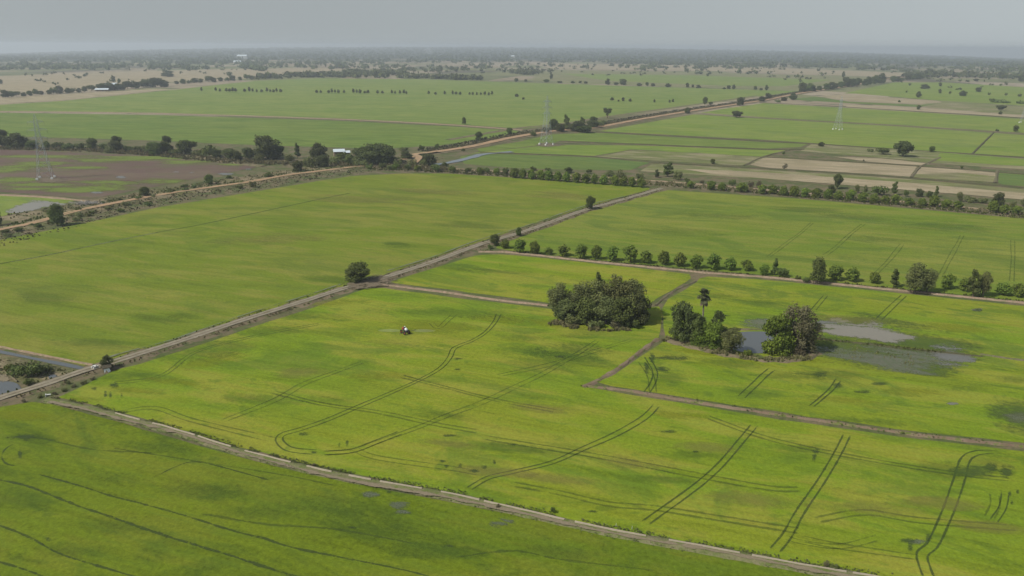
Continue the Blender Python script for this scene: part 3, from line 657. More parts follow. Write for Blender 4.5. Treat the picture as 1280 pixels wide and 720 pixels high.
def limbs(parent, h, r, lobes, seed, m='bark', nm='trunk'):
    rr = random.Random(seed); b = MB()
    lean = Vector((rr.uniform(-.06, .06)*h, rr.uniform(-.06, .06)*h, 0))
    b.tube([(0, 0, -.15), tuple(lean*.5 + Vector((0, 0, h*.5))), tuple(lean + Vector((0, 0, h)))], [r*1.25, r, r*.75], 7)
    for L_ in lobes[:7]:
        tgt = Vector(L_[:3]); st = lean*.9 + Vector((0, 0, h*rr.uniform(.75, .98))); midp = st.lerp(tgt, .5) + Vector((0, 0, .08*h))
        b.tube([st, midp, tgt], [r*.6, r*.4, r*.15], 5)
    return b.build(nm, M[m], parent, smooth=True)
PROTO = {}
def proto(kind, name, trunk_h, tr, lobes, n, size, m, seed, W0, H0, out=.7, fill=.45):
    """remember how to make one; the first placement makes it, later ones copy it"""
    PROTO.setdefault(kind, []).append(dict(name=name, th=trunk_h, tr=tr, lobes=lobes, n=n, size=size, m=m, seed=seed, W=W0, H=H0, out=out, fill=fill, obj=None))
def rlobes(seed, n, R0, zc, rz, lr, lz=None):
    r = random.Random(seed); o = []
    for i in range(n):
        a = 2*math.pi*i/n + r.uniform(-.5, .5); d = R0*math.sqrt(r.uniform(.15, 1))
        o.append((d*math.cos(a), d*math.sin(a), zc + r.uniform(-rz, rz), lr*r.uniform(.7, 1.2), lr*r.uniform(.7, 1.2), (lz or lr)*r.uniform(.7, 1.15)))
    return o
for i in range(4):
    proto('fruit', 'fruit_tree', .5, .10, rlobes(i+5, 8, .95, 1.75, .50, .75, .7)+rlobes(i+65, 5, .8, .85, .12, .7, .6)+[(0, 0, 2.4, .85, .85, .65)], 950, .38, 'leaf_fruit', i, 3.3, 3.1, fill=.35)
for i in range(4):
    proto('round', 'broadleaf_tree', 1.2, .28, rlobes(i+20, 10, 2.3, 4.2, 1.7, 1.6, 1.4)+rlobes(i+24, 5, 2.0, 2.0, .5, 1.3, 1.2)+[(0, 0, 6.3, 1.8, 1.8, 1.2)], 3300, .50, 'leaf', i+9, 7.6, 7.6)
for i in range(3):
    proto('dark', 'broadleaf_tree', 1.0, .28, rlobes(i+27, 10, 2.4, 4.0, 1.9, 1.5, 1.5)+rlobes(i+34, 6, 2.3, 1.6, .5, 1.3, 1.2)+[(0, 0, 6.3, 1.6, 1.6, 1.2)], 3300, .50, 'leaf_dark', i+19, 7.8, 7.6)
for i in range(3):
    proto('oval', 'broadleaf_tree', 1.2, .22, [(math.sin(j*2.1)*.9, math.cos(j*2.4)*.9, 2+j*.85, 1.35-.08*j, 1.35-.08*j, 1.0) for j in range(8)], 2200, .5, 'leaf', i+30, 4.6, 9.0)
for i in range(2):
    proto('greyoval', 'broadleaf_tree', 1.2, .25, rlobes(i+41, 12, 2.0, 5.0, 2.6, 1.6, 1.7)+[(0, 0, 8, 1.6, 1.6, 1.3)], 3600, .42, 'leaf_grey', i+33, 7.0, 9.4)
for i in range(3):
    proto('umbrella', 'rain_tree', 1.6, .35, rlobes(i+50, 12, 4.0, 4.4, .7, 2.0, 1.2)+rlobes(i+57, 6, 2.6, 2.4, .4, 1.6, 1.2)+[(0, 0, 5.6, 2.6, 2.6, 1.3)], 3000, .7, 'leaf_dark', i+40, 12.0, 7.0)
proto('rain', 'rain_tree', 3.0, .9, rlobes(61, 20, 9.5, 6.6, 1.6, 3.6, 2.6)+rlobes(62, 12, 9.0, 3.4, .6, 3.4, 2.2)+[(0, 0, 10.0, 6.5, 6.5, 2.6), (4, 1, 9.5, 5, 5, 2.5), (-8, 0, 6.5, 4, 4, 3)], 9000, .95, 'leaf_dark', 44, 27, 12.6)
for i in range(4):
    proto('bush', 'bush', .3, .06, rlobes(i+70, 7, 1.3, 1.1, .4, .85, .7), 520, .42, 'leaf', i+50, 4.2, 2.2)
for i in range(3):
    proto('greybush', 'bush', .3, .06, rlobes(i+75, 7, 1.3, 1.1, .4, .85, .8), 520, .40, 'leaf_grey', i+55, 4.2, 2.3)
for i in range(2):
    proto('drybush', 'dry_bush', .3, .06, rlobes(i+79, 7, 1.2, 1.1, .4, .8, .8), 450, .34, 'leaf_dry', i+60, 4.0, 2.3)
for i in range(3):
    proto('brightbush', 'bush', .3, .06, rlobes(i+90, 7, 1.2, 1.1, .4, .8, .8), 520, .42, 'leaf_bright', i+66, 4.0, 2.3)
proto('bright', 'broadleaf_tree', .6, .22, rlobes(95, 12, 2.3, 4.2, 1.9, 1.5, 1.4)+rlobes(96, 7, 2.2, 1.5, .5, 1.4, 1.2)+[(0, 0, 6.2, 1.6, 1.6, 1.2)], 4200, .50, 'leaf_bright', 69, 7.4, 7.6)
proto('dryt', 'bare_tree', 1.2, .22, rlobes(99, 12, 2.2, 4.8, 2.2, 1.4, 1.4)+rlobes(98, 5, 2.0, 1.6, .6, 1.3, 1.2), 3200, .34, 'leaf_dry', 71, 7.2, 8.0, fill=.2)
for i in range(3):
    proto('feather', 'feathery_tree', 1.0, .16, rlobes(i+110, 11, 2.2, 4.8, 2.4, 1.4, 1.6)+[(0, 0, 7.8, 1.2, 1.2, 1.4)], 3800, .36, 'leaf_grey', 73+i, 7.0, 9.2, fill=.25)
proto('vtree', 'broadleaf_tree', 2.2, .22, [(0, 0, 3, .9, .9, 1.1), (-1.3, 0, 5, 1.4, 1.4, 1.2), (1.4, .2, 5.2, 1.4, 1.4, 1.2), (-2.0, 0, 6.6, 1.3, 1.3, .9), (2.0, 0, 6.7, 1.3, 1.3, .9), (0, 0, 6.0, 1.5, 1.5, 1.0)], 1500, .55, 'leaf_dark', 80, 6.6, 7.6)
for i in range(3):
    proto('sapling', 'young_tree', .8, .09, [(0, 0, 1.5, .9, .9, .7), (.1, 0, 2.4, .8, .8, .7), (-.1, .1, 3.2, .5, .5, .6)], 260, .5, 'leaf_dark', 83+i, 2.1, 3.8)

ORD = ['first','second','third','fourth','fifth','sixth','seventh','eighth','ninth','tenth','eleventh','twelfth','thirteenth','fourteenth','fifteenth','sixteenth','seventeenth','eighteenth','nineteenth','twentieth','twenty-first','twenty-second','twenty-third','twenty-fourth','twenty-fifth','twenty-sixth','twenty-seventh','twenty-eighth','twenty-ninth','thirtieth']+['thirty-'+o for o in ('first','second','third','fourth','fifth','sixth','seventh','eighth','ninth')]+['fortieth']+['forty-'+o for o in ('first','second','third','fourth','fifth','sixth','seventh','eighth','ninth')]+['fiftieth']
NT = [0]
def tree(kind, px, py, w, h, label, group=None, cat=None, rz=None, z0=0.0, yo=0.0):
    """stand a tree with its foot on the ground point seen at (px, py); w, h its size in target pixels there"""
    p = g(px, py); D = depth(p); mpp = D/F; dist = math.hypot(p.x, p.y)
    sd_, cd_ = H/math.hypot(dist, H), dist/math.hypot(dist, H)
    ww = w*mpp; hh = max((h*mpp - .30*ww*sd_)/cd_, .45*ww*.5)
    pool = PROTO[kind]; NT[0] += 1; d = pool[NT[0] % len(pool)]
    if d['obj'] is None:
        r = empty(d['name'], (0, 0, 0))
        limbs(r, d['th'], d['tr'], d['lobes'], d['seed'])
        crown('crown', d['lobes'], d['n'], d['size'], M[d['m']], d['seed'], r, out=d['out'], fill=d['fill'])
        d['obj'] = r; d['ch'] = list(r.children)
    else:
        r = d['obj'].copy(); C.objects.link(r)
        for c in d['ch']:
            c2 = c.copy(); C.objects.link(c2); c2.parent = r
        for k in ('label', 'category', 'group'):
            if k in r: del r[k]
    r.location = (p.x, p.y + yo, p.z + z0)
    r.rotation_euler = (0, 0, rnd.uniform(0, 6.28) if rz is None else rz)
    r.scale = (ww/d['W'], ww/d['W'], hh/d['H'])
    tag(r, label, cat or ('bush' if 'bush' in d['name'] else 'tree'), group)
    return r

# ---- near row of fruit trees along the pale path
rowA = [(649.5,318.5,16,15),(668,320,15,14),(686,320,11,8),(704.5,322,16,12),(726,325,16,15),(745.5,326,15,15),(765.5,328,17,16),(788,330,19,18),(807.5,331,16,13),(829.5,333,17,15),(849.5,335,16,15),(870,337.5,16,15),(891,339,18,17),(913,340,16,14),(933,340,17,12),(955,346,12,12),(1043,352,20,16),(1065.5,354,19,15),(1093,356,15,12),(1183,363,18,16),(1205,366,16,14),(1253,371,20,14),(1272,373,18,15),(1296,376,18,15)]
for i, (x, y, w, h) in enumerate(rowA):
    tree('fruit', x, y-2.0, w*1.08, h*1.32, 'round fruit tree beside the pale middle path, %s from the left in its row' % ORD[i], 'fruit trees in the near row')
tree('fruit', 631, 310.5, 14, 12, 'yellowish round fruit tree at the corner of the grey track and the pale path', 'fruit trees by the path corner')
tree('round', 619, 307, 14, 16, 'dark round tree beside the grey track, left of the yellowish fruit tree')
tree('bush', 613, 311, 9, 6, 'low bush at the foot of the dark round tree by the track corner')
tree('round', 648, 295, 9, 12, 'small dark tree on the grey track between the path corner and the far bend')
tree('round', 737, 262, 15, 18, 'single dark tree on the grey track near its far end')
tree('round', 446, 353, 37, 28, 'broad lone tree with grey green crown casting shade at the track junction')
tree('oval', 968, 344, 10, 22, 'slim tree left of the big oval tree by the pale path')
tree('bush', 978, 346, 18, 12, 'spreading bush between the slim tree and the big oval tree by the path')
tree('bush', 997, 350, 9, 7, 'small bush just left of the big oval tree by the path')
tree('bush', 1007, 353, 10, 7, 'low dark bush touching the foot of the big oval tree')
tree('round', 1021, 355, 24, 36, 'big dark oval tree standing in the near row on the right')
tree('oval', 1117, 359, 13, 25, 'narrow upright tree just left of the widest grey tree in the near row')
tree('greyoval', 1143, 367, 33, 42, 'widest greyish tree of the near row, on the pale path at right')
tree('greyoval', 1158, 366, 24, 33, 'lower greyish tree leaning against the widest tree of the near row')
tree('oval', 1216, 371, 18, 36, 'tall dark tree on the pale path near the right edge, left of its twin')
tree('greyoval', 1228, 371, 19, 34, 'tall greyish tree on the pale path near the right edge, right of its twin')
# ---- far row
rowB = [643,653.5,664,675.5,686,697.5,708,720,732,743,754.5,768,779,789.5,801]
rb = [(x, 221+(x-643)*.075, 12, 12) for x in rowB] + [(863,234,10,9),(889,236,11,11),(902,237,11,10),(927.5,239,15,12),(952,241,12,11),(965,241,12,11),(979,243,12,12),(992.5,244,13,13),(1006,245,12,11),(1019.5,246,12,11),(1034,247,12,12),(1047.5,248,12,11),(1063,249,13,13),(1077.5,251,13,12),(1092,252,12,11),(1106,253,12,10),(1119,254,13,12),(1136,255,12,9),(1152,256,12,10),(1167,257,14,14),(1182.5,259,13,11),(1197,260,12,10),(1240,264,15,14),(1255,266,14,12),(1270,267,12,11),(1286,269,13,12)]
for i, (x, y, w, h) in enumerate(rb):
    tree('fruit', x, y+1.5, w*1.12, h*1.14, 'small fruit tree in the far row beyond the back field, %s from the left' % ORD[i], 'fruit trees in the far row')
for i, (x, y, w, h) in enumerate([(478,211,10,8),(495,212,11,9),(510,213,10,8),(522,214,11,8),(545,215,15,10),(566,216,12,9),(585,217,10,8),(600,217,12,9),(609,217,10,8),(621,218,11,9),(632,219,11,10)]):
    tree('brightbush' if i % 2 else 'bush', x, y, w, h, 'leafy roadside bush left of the far fruit row, %s from the left' % ORD[i], 'bushes at the road junction')
def rank(l, i, c=1): return sorted(range(len(l)), key=lambda a: l[a][c]).index(i)
sb = [('bush',666,213,10,6),('bush',685,214,9,5),('dark',711,216,12,8),('bush',736,217,9,6),('greybush',762,220,14,8),('greybush',775,221,16,9),('greybush',800,223,13,8),('dark',821,222,7,11),('oval',834.5,221,14,19),('greybush',847,225,14,13),('bush',859,228,9,6),('drybush',877,229,9,5),('bush',892,231,9,5),('bush',915,233,11,9),('drybush',938,235,11,9),('drybush',948,235,9,11),('bush',970,237,9,6),('drybush',990,238,12,6),('bush',1022,240,12,6),('dark',1039,241,12,11),('umbrella',1046,236,15,20),('greyoval',1071,241,7,11),('greyoval',1081,242,7,11),('bush',1099,244,24,13),('oval',1117,244,9,18),('bush',1132,246,7,9),('dark',1149,246,11,11),('dark',1161,247,9,9),('oval',1170,246,7,14),('greyoval',1199,252,9,13),('greybush',1213,253,18,9),('greybush',1228,254,14,8),('dark',1247,256,16,17),('greybush',1266,258,10,7),('greyoval',1280,258,10,11)]
D_ = {'bush':'low green bush','greybush':'grey green thorny bush','drybush':'dry brownish bush','dark':'dark leafy tree','oval':'upright green tree','umbrella':'taller bright tree with layered crown','greyoval':'thin greyish tree'}
for i, (k, x, y, w, h) in enumerate(sb):
    tree(k, x, y, w, h, '%s behind the far fruit row, %s plant from the left' % (D_[k], ORD[rank(sb, i)]), 'plants on the far bank')
# ---- grove in the rice
gv = [('feather',700,392,36,36),('feather',722,396,40,38),('dark',706,399,30,24),('feather',744,397,44,44),('feather',768,396,44,48),('feather',790,397,40,44),('round',733,403,36,30),('greyoval',757,405,34,32),('round',775,406,36,32),('dark',797,404,30,34),('greybush',715,405,26,14),('greybush',745,409,24,12),('drybush',770,409,22,12),('bush',788,409,28,16),('feather',708,401,26,26),('oval',748,389,12,42)]
GW = ['at its left end','left of its middle, at the back','low at its left front','in its middle, at the back','right of its middle, highest of all','at its right end, at the back','left of its middle, at the front','in its middle, at the front','right of its middle, at the front','at its right end, in front','low at its left foot','low at its middle foot','brownish at its foot, right of the middle','low at its right foot','at its left front, thin crowned','slim, poking out of its top']
for i, (k, x, y, w, h) in enumerate(gv):
    tree(k, x, y, w*(1.0 if 'bush' in k else 1.18), h*(1.0 if 'bush' in k else 1.20), ('bush' if 'bush' in k else 'tree') + ' in the big grey green grove, ' + GW[i], 'trees of the big grove')
# ---- pond trees
tree('dark', 851, 428, 36, 56, 'tall dark tree at the left end of the pond bank')
tree('round', 869, 431, 28, 42, 'green tree right beside the tall dark tree on the pond bank')
tree('round', 866, 404, 22, 16, 'darker tree half hidden behind the pond bank trees')
tree('bright', 887, 434, 34, 36, 'bright green leafy tree below the palm on the pond bank')
tree('dark', 895, 421, 24, 36, 'dark upright tree behind the bright green tree by the palm')
tree('bright', 872, 433, 22, 24, 'low bright tree at the foot of the palm')
tree('greyoval', 914, 442, 30, 36, 'olive green bushy tree at the left rim of the pond')
tree('greybush', 905, 420, 22, 14, 'thin greyish bush behind the olive bushy tree by the pond')
tree('brightbush', 934, 446, 14, 11, 'low bright bush on the front bank of the pond')
tree('greybush', 948, 448, 18, 7, 'straggling greyish bush on the front bank of the pond')
tree('bright', 971, 442, 44, 54, 'big bright green leafy tree at the right rim of the pond')
tree('dryt', 995, 440, 48, 66, 'tall thin crowned brownish tree right of the big bright tree by the pond')
tree('dryt', 1011, 440, 32, 42, 'shorter brownish tree beside the shallow water')
tree('dark', 1006, 441, 20, 22, 'dark leafy tree at the water edge under the brownish trees')
tree('drybush', 999, 446, 18, 16, 'pale dry bush at the foot of the brownish trees')
tree('bush', 983, 446, 14, 9, 'small green bush between the bright tree and the pale dry bush')
# ---- left canal and dirt road
tree('round', 72, 282, 22, 29, 'dark bushy tree in front of the dirt road at the left')
tree('round', -3, 282, 16, 22, 'dark tree cut by the left edge beside the dirt road')
tree('round', 182, 246, 15, 14, 'round bush like tree beyond the dirt road, left of its like')
tree('round', 262, 231, 15, 14, 'round bush like tree beyond the dirt road, right of its like')
SX = [212,232,243,150,128,98,110,48,25,96,151,186,317,336,300,10]
rz_ = random.Random(77); vx = [(x_ + rz_.uniform(-4, 4), 290.5 - .245*x_ + rz_.uniform(-2.5, 2.5)) for x_ in range(5, 300, 19)]
for i, (x_, y_) in enumerate(vx):
    tree('greybush' if i % 3 else 'bush', x_, y_ + 3, rz_.uniform(7, 13), rz_.uniform(3.5, 6), 'low weedy bush between the left dirt road and the rice, %s from the left' % ORD[i], 'weedy bushes below the dirt road')
for i, (x, y, w, h) in enumerate([(212,242,9,6),(232,239,9,6),(243,236,8,6),(150,251,8,5),(128,255,8,4),(98,264,9,5),(110,270,12,5),(48,284,10,6),(25,289,10,5),(96,276,14,6),(151,265,12,5),(186,257,12,6),(317,234,11,9),(336,222,12,8),(300,236,9,5),(10,296,12,6)]):
    tree('bush' if i % 3 else 'greybush', x, y, w, h, 'low scrubby bush along the left dirt road, %s from the left' % ORD[sorted(SX).index(x)], 'scrub along the left dirt road')
lt = [('dark',3,183,20,21),('dark',22,184,28,18),('round',40,185,16,10),('bush',59,185,10,9),('bush',72,185,14,8),('bush',86,186,14,9),('bush',100,186,14,8),('round',116,186,15,14),('bush',130,187,10,8),('dark',146,188,17,18),('greybush',136,190,12,8),('bush',160,188,12,7),('bush',174,188,14,6),('greybush',184,190,10,9),('round',194,193,18,16),('dark',209,191,17,21),('greybush',216,192,12,8),('round',232,192,26,17),('greybush',248,194,14,8),('bush',262,195,20,14),('dark',272,196,14,10),('round',288,198,18,13),('dark',297,200,12,12),('dark',311,198,15,14),('greybush',325,201,12,10),('dark',335,198,32,28),('dark',346,197,20,16),('oval',372,197,7,18),('greybush',362,200,14,9),('dark',372,214,14,13),('greybush',384,207,12,10),('dark',398,199,22,20),('dark',404,208,16,15),('greybush',390,209,14,14),('greybush',418,204,16,10),('bush',427,201,16,12),('round',437,204,16,12),('greybush',450,207,18,10),('bush',459,203,16,9)]
for i, (k, x, y, w, h) in enumerate(lt):
    tree(k, x, y+1, w*1.2, h*1.12, '%s in the belt above the left canal, %s from the left' % ({'dark':'dark leafy tree','round':'rounded green tree','bush':'low green bush','greybush':'grey green scrubby bush','oval':'narrow upright tree'}[k], ORD[rank(lt, i)]), 'trees and bushes of the left belt')
tree('rain', 470, 204, 66, 27, 'very broad domed rain tree, largest crown by the road junction')
jn = [('bush',480,205,14,9),('greybush',497,207,14,9),('dark',508,199,18,11),('greybush',516,208,14,10),('dark',537,206,22,15),('greybush',530,207,12,9),('bush',527,188,9,7),('bush',546,186,7,7),('greybush',505,189,14,6),('bush',462,211,12,8),('greybush',488,212,12,7),('bush',556,208,10,6),('bush',579,190,6,5)]
for i, (k, x, y, w, h) in enumerate(jn):
    tree(k, x, y, w, h, '%s near the broad rain tree, %s from the left' % ({'dark':'dark round tree','bush':'green bush','greybush':'grey green bush'}[k], ORD[sorted(range(len(jn)), key=lambda a: jn[a][1]).index(i)]), 'plants at the road junction')
tree('dark', 598, 175, 12, 11, 'small dark tree on the bank left of the dirt road, before the pylon')
tree('round', 637, 168, 9, 9, 'small tree on the dirt road bank just left of the middle pylon')
tree('round', 580, 156, 7, 10, 'pale slim tree alone on the field bund left of the middle pylon')
# ---- clump by the middle pylon
pc = [('dark',691,163,15,15),('greybush',682,166,10,8),('oval',708,163,9,20),('dark',700,165,14,11),('dark',722,164,26,14),('oval',728,158,8,12),('umbrella',731,166,24,10),('dark',741,160,17,15),('greybush',750,158,14,8),('bush',666,170,10,7),('bush',754,156,10,6)]
for i, (k, x, y, w, h) in enumerate(pc):
    tree(k, x, y, w, h, '%s in the clump behind the middle pylon, %s from the left' % ({'dark':'dark leafy tree','oval':'upright tree','bush':'small bush','greybush':'greyish bush','umbrella':'flat crowned tree'}[k], ORD[sorted(range(len(pc)), key=lambda a: pc[a][1]).index(i)]), 'trees behind the middle pylon')
sc_ = [('vtree',759,148,12,13,'funnel shaped dark tree by the dirt road, right of the pylon clump'),
 ('round',859,142,9,8,'small round tree on the near side of the dirt road, halfway to the right'),('round',881,131,7,10,'pale slim tree beyond the dirt road, left of the dark tree on it'),('round',888,131,6,4,'little bush right of the pale slim tree beyond the dirt road'),
 ('dark',925,132,12,11,'dark tree standing on the dirt road bank above the umbrella tree'),('dark',952,127,10,7,'left one of two dark trees where the dirt road meets the far belt'),('dark',960,124,9,8,'right one of two dark trees where the dirt road meets the far belt'),
 ('umbrella',920.5,147,17,9,'small umbrella shaped tree on the bund below the dirt road'),
 ('umbrella',1128,196,26,21,'big umbrella shaped tree in the right fields'),('bush',1104,193,20,9,'dark low thicket left of the big umbrella shaped tree'),('greybush',1088,190,10,5,'thin bush left of the dark low thicket on the bund'),
 ('round',1164,190,8,8,'small round tree right of the big umbrella shaped tree'),('dark',1026,183,9,6,'low tree on the bund below the right pylon'),('bush',979,194,4,5,'tiny bush in the green plot left of the tan plots'),
 ('drybush',980.5,212,8,8,'brownish bush on the bund of the tan plots'),('round',891,205,7,7,'small dark round tree on the bund of the olive plot'),('round',1269,165,9,9,'round tree below the pylon at the right edge'),
 ('drybush',1079.5,202,4,3,'tiny brown bush on the upper bund of the tan plots'),('bush',1202,211,4,5,'tiny bush by the small tan plot on the right'),('bush',1246,165,5,4,'tiny bush on the bund junction near the right edge'),
 ('dark',1156,111,14,6,'dark block shaped clump of trees in the upper right fields'),('round',1148,122,8,8,'round tree above the upper right tan plots'),('round',1174.5,117,5,6,'small tree between the round tree and the leaning thicket, upper right'),('bush',1187,118,4,4,'tiny bush left of the thicket in the upper right'),
 ('dark',1203,120,11,7,'dark thicket beside the bund in the upper right'),('dark',1223,115,9,6,'dark tree clump at the end of the upper right bund'),('bush',1236,119,4,4,'first tiny bush right of the upper right bund end'),('bush',1257,120,4,4,'second tiny bush right of the upper right bund end'),('bush',1274,121,6,4,'tiny dark bush at the right edge of the upper fields'),
 ('umbrella',1251,138,14,7,'low spreading tree in the brown plot at upper right'),('dark',1250,143,5,4,'little bush below the low spreading tree'),('round',1148,137,6,6,'small tree between the two upper tan strips'),('bush',1124,128,4,3,'tiny bush on the upper tan strip'),
 ('bush',1239,127,8,4,'low bush left of the hedge at the upper right edge'),('bush',1137,107,4,4,'tiny tree left of the dark block shaped clump'),('round',1175,108,5,5,'pale small tree right of the dark block shaped clump'),('bush',1133,116,3,3,'speck of a bush left of the round tree, upper right'),
 ('dark',1276,102,9,8,'dark tree at the right edge under the far woods'),('bush',1251,107,4,3,'tiny bush left of the right edge tree under the woods'),('umbrella',1220,102,8,4,'flat thicket in the far tan field on the right'),('bush',1200,102,5,3,'small thicket left of the flat thicket, far right'),
 ('round',1054,97,5,8,'slim far tree left of the far canal belt'),('bush',1023,89,5,4,'far small tree in the tan band'),('bush',922,92,4,3,'far tiny tree in the green band'),
 ('dark',991,125,11,9,'dark tree at the near end of the far canal belt'),('dark',980,126,10,5,'low shrub left of the near end of the far canal belt'),('bush',972,128,9,4,'lowest shrub at the near end of the far canal belt'),
 ('dark',210,96,19,8,'isolated dark copse in the far left tan field'),('round',106,96,5,4,'tiny tree in the far left tan field'),('dark',1,105,7,6,'dark tree at the left edge in the tan field'),('oval',142,103,6,9,'tall tree sticking up behind the far left barn'),('round',149,104,5,6,'smaller tree just right of the tall one behind the far left barn')]
for k, x, y, w, h, lab in sc_: tree(k, x, y, w, h, lab)
def belt(kinds, x0, y0, x1, y1, n, w, h, lab, grp, jx=.4, jy=.5):
    for i in range(n):
        t = (i+.5)/n; k = kinds[(i*7+3) % len(kinds)]; s = rnd.uniform(.75, 1.3)
        tree(k, x0+(x1-x0)*t+rnd.uniform(-jx, jx)*w*.4, y0+(y1-y0)*t+rnd.uniform(-jy, jy), w*s, h*s*rnd.uniform(.85, 1.15), lab % ORD[i], grp)
belt(['dark','round','dark'], 1000,116,1104,104, 15, 10, 9, 'dark tree in the far right canal belt, %s from its left end', 'trees of the far canal belt')
belt(['dark','round'], 1113,103,1162,97, 8, 8, 6, 'dark tree past the gap in the far canal belt, %s from the left', 'trees of the far canal belt beyond its gap')
belt(['dark','round','bush'], 3,122,118,114, 15, 9, 7, 'dark tree of the hedge left of the far left barn, %s from the left', 'hedge trees left of the barn')
belt(['dark','umbrella'], 124,114,208,108, 10, 14, 9, 'dense dark tree of the grove around the far left barn, %s from the left', 'trees around the far left barn')
belt(['dark','round','bush'], 216,106,320,99, 13, 9, 6, 'dark tree of the hedge right of the far left barn, %s from the left', 'hedge trees right of the barn')
for i, x in enumerate([252,270,275,283,287,291,294.5,306,312,316,321,327,334,338,342,346,351,396,401,411,415,419,423,430,442,446,450,456,460,472,478,490,494,500,505,508,536,544.5,556,566,570,575,587,591,596,601,606,611,615]):
    tree('sapling', x, 114.5 + (x-252)*.014 + rnd.uniform(-.3, .3), rnd.uniform(3, 5), rnd.uniform(3.5, 6.5), 'small dark tree in the dotted line across far left rice, %s from the left' % ORD[i], 'dotted line of small trees')
for i, (x, y, w, h) in enumerate([(646,121,6,4),(654,124.5,4,3),(765,125.5,6,4),(773,127,3,2.5),(779,126.5,5,5),(787.5,127,5,4),(818,128,3,4),(837,128.5,3,4),(841,127.5,4,4)]):
    tree('dark', x, y, w, h, 'tiny dark tree in the far rice above the middle pylon, %s from the left' % ORD[i], 'tiny trees in the far rice')
mb = [(645,102.5,6,5),(657,102,5,3),(689,99,5,9),(683,103,9,4),(700,104,8,3),(716,104,7,3),(725,104,5,3),(732,104.5,6,3),(759.5,106,8,8),(770,106.5,9,4),(779,106.5,11,8),(799,107.5,8,4),(809,107.5,5,5),(816,108,7,4),(835,109,9,5),(859,109.5,6,6),(866,109.5,4,4),(873,110,8,4),(905,111.5,6,2.5),(911,111.5,6,5),(917,111.5,5,6),(944,112.5,6,5),(951,113,5,3),(958,113,5,7)]
for i, (x, y, w, h) in enumerate(mb):
    tree('dark' if i % 3 else 'round', x, y, w, h, 'dark field tree along the top edge of the far rice, %s from the left' % ORD[i], 'trees along the far rice edge')

# ---- far woodland masses: nobody could count them
def wood(name, spots, seed, m='leaf_dark'):
    rs = np.random.RandomState(seed); V_ = []; F_ = []; T_ = []
    for (x, y, w, h) in spots:
        z = gz(x, y); n = 14
        lob = [(x + rs.uniform(-.3, .3)*w, y + rs.uniform(-.3, .3)*w, z + h*rs.uniform(.4, .6), w*.35, w*.35, h*.42) for _ in range(3)]
        v, f, t = leaves(lob, n, max(w, h)*.42, rs.randint(1e6), fill=.3)
        v = np.array(v); v[:, 2] += 0
        o = len(V_); V_ += v.tolist(); F_ += [tuple(a+o for a in q) for q in f]; T_ += t
    o = mesh(name, V_, F_, M[m], fattr=T_); return o
leaves_orig = leaves
def leaves(lobes, n, size, seed, **k):     # far woods stand on raised ground: clamp nothing there
    zmin = min(l[2]-l[5] for l in lobes)
    if zmin > 3 or zmin < -3:
        v, f, t = leaves_orig([(a, b, c-zmin, d, e, h) for a, b, c, d, e, h in lobes], n, size, seed, **k)
        return [[p[0], p[1], p[2]+zmin] for p in v], f, t
    return leaves_orig(lobes, n, size, seed, **k)
rw = random.Random(5); spots = []
def dens(x, y):
    r = math.hypot(x, y)
    nz = mnoise.noise(Vector((x*.0011, y*.0022, 2.0)))*.9 + mnoise.noise(Vector((x*.004, y*.008, 5)))*.5
    t = (r - 2500)/3200
    return nz + t*1.1 - .30
while len(spots) < 5200:
    a = rw.uniform(-.72, .72); r = 2300*(12500/2300)**(rw.random()**.9)
    th = math.atan(a); x, y = r*math.sin(th), r*math.cos(th)
    if dens(x, y) + rw.uniform(-.25, .25) < 0.12: continue
    s = 1 + r/6500
    spots.append((x, y, rw.uniform(10, 20)*s, rw.uniform(6, 11)*min(s, 1.5)))
tag(wood('distant_woodland', spots, 3), kind='stuff')
spots = []
for _ in range(700):
    a = rw.uniform(-.74, .74); r = rw.uniform(1900, 4600); th = math.atan(a); x, y = r*math.sin(th), r*math.cos(th)
    if r < 2400 and -.35 < a < .32: continue
    if mnoise.noise(Vector((x*.002, y*.003, 8))) < -.1: continue
    spots.append((x, y, rw.uniform(6, 15), rw.uniform(4, 9)))
tag(wood('scattered_far_trees', spots, 8), kind='stuff')
def fillwood(seed, px, n, w, h, m='leaf_dark'):
    r = random.Random(seed); sp = []
    for _ in range(n):
        k = r.choice(range(len(px))); x0, y0, x1, y1, th = px[k]; t = r.random()
        p = g(x0+(x1-x0)*t, y0+(y1-y0)*t+r.uniform(-th, th)); sp.append((p.x, p.y, r.uniform(.7, 1.3)*w, r.uniform(.7, 1.3)*h))
    tag(wood('distant_woodland', sp, seed, m), kind='stuff')
fillwood(21, [(320,99,385,96,1.2),(380,95.5,440,95,2),(440,95,508,95,3.2),(430,92,505,92,2.5)], 200, 22, 12)
fillwood(22, [(500,88.5,585,88.5,1.6),(505,97.5,560,98.5,1),(560,99,600,100,.6),(620,89,690,90,2.2),(640,92,672,93,1.5)], 150, 20, 11)
fillwood(23, [(760,78,850,81,1.2),(850,80,960,82,1.2),(960,80,1180,91,1.5)], 200, 26, 11)
fillwood(24, [(1160,95,1290,96,2.2),(1130,96,1180,93,1)], 130, 22, 12)
fillwood(25, [(0,86,140,84,2),(120,82,330,80,2),(300,81,480,80,2),(300,84,330,88,1.5)], 260, 24, 11)
fillwood(26, [(1244,128,1290,130,.5)], 16, 12, 4, 'leaf')

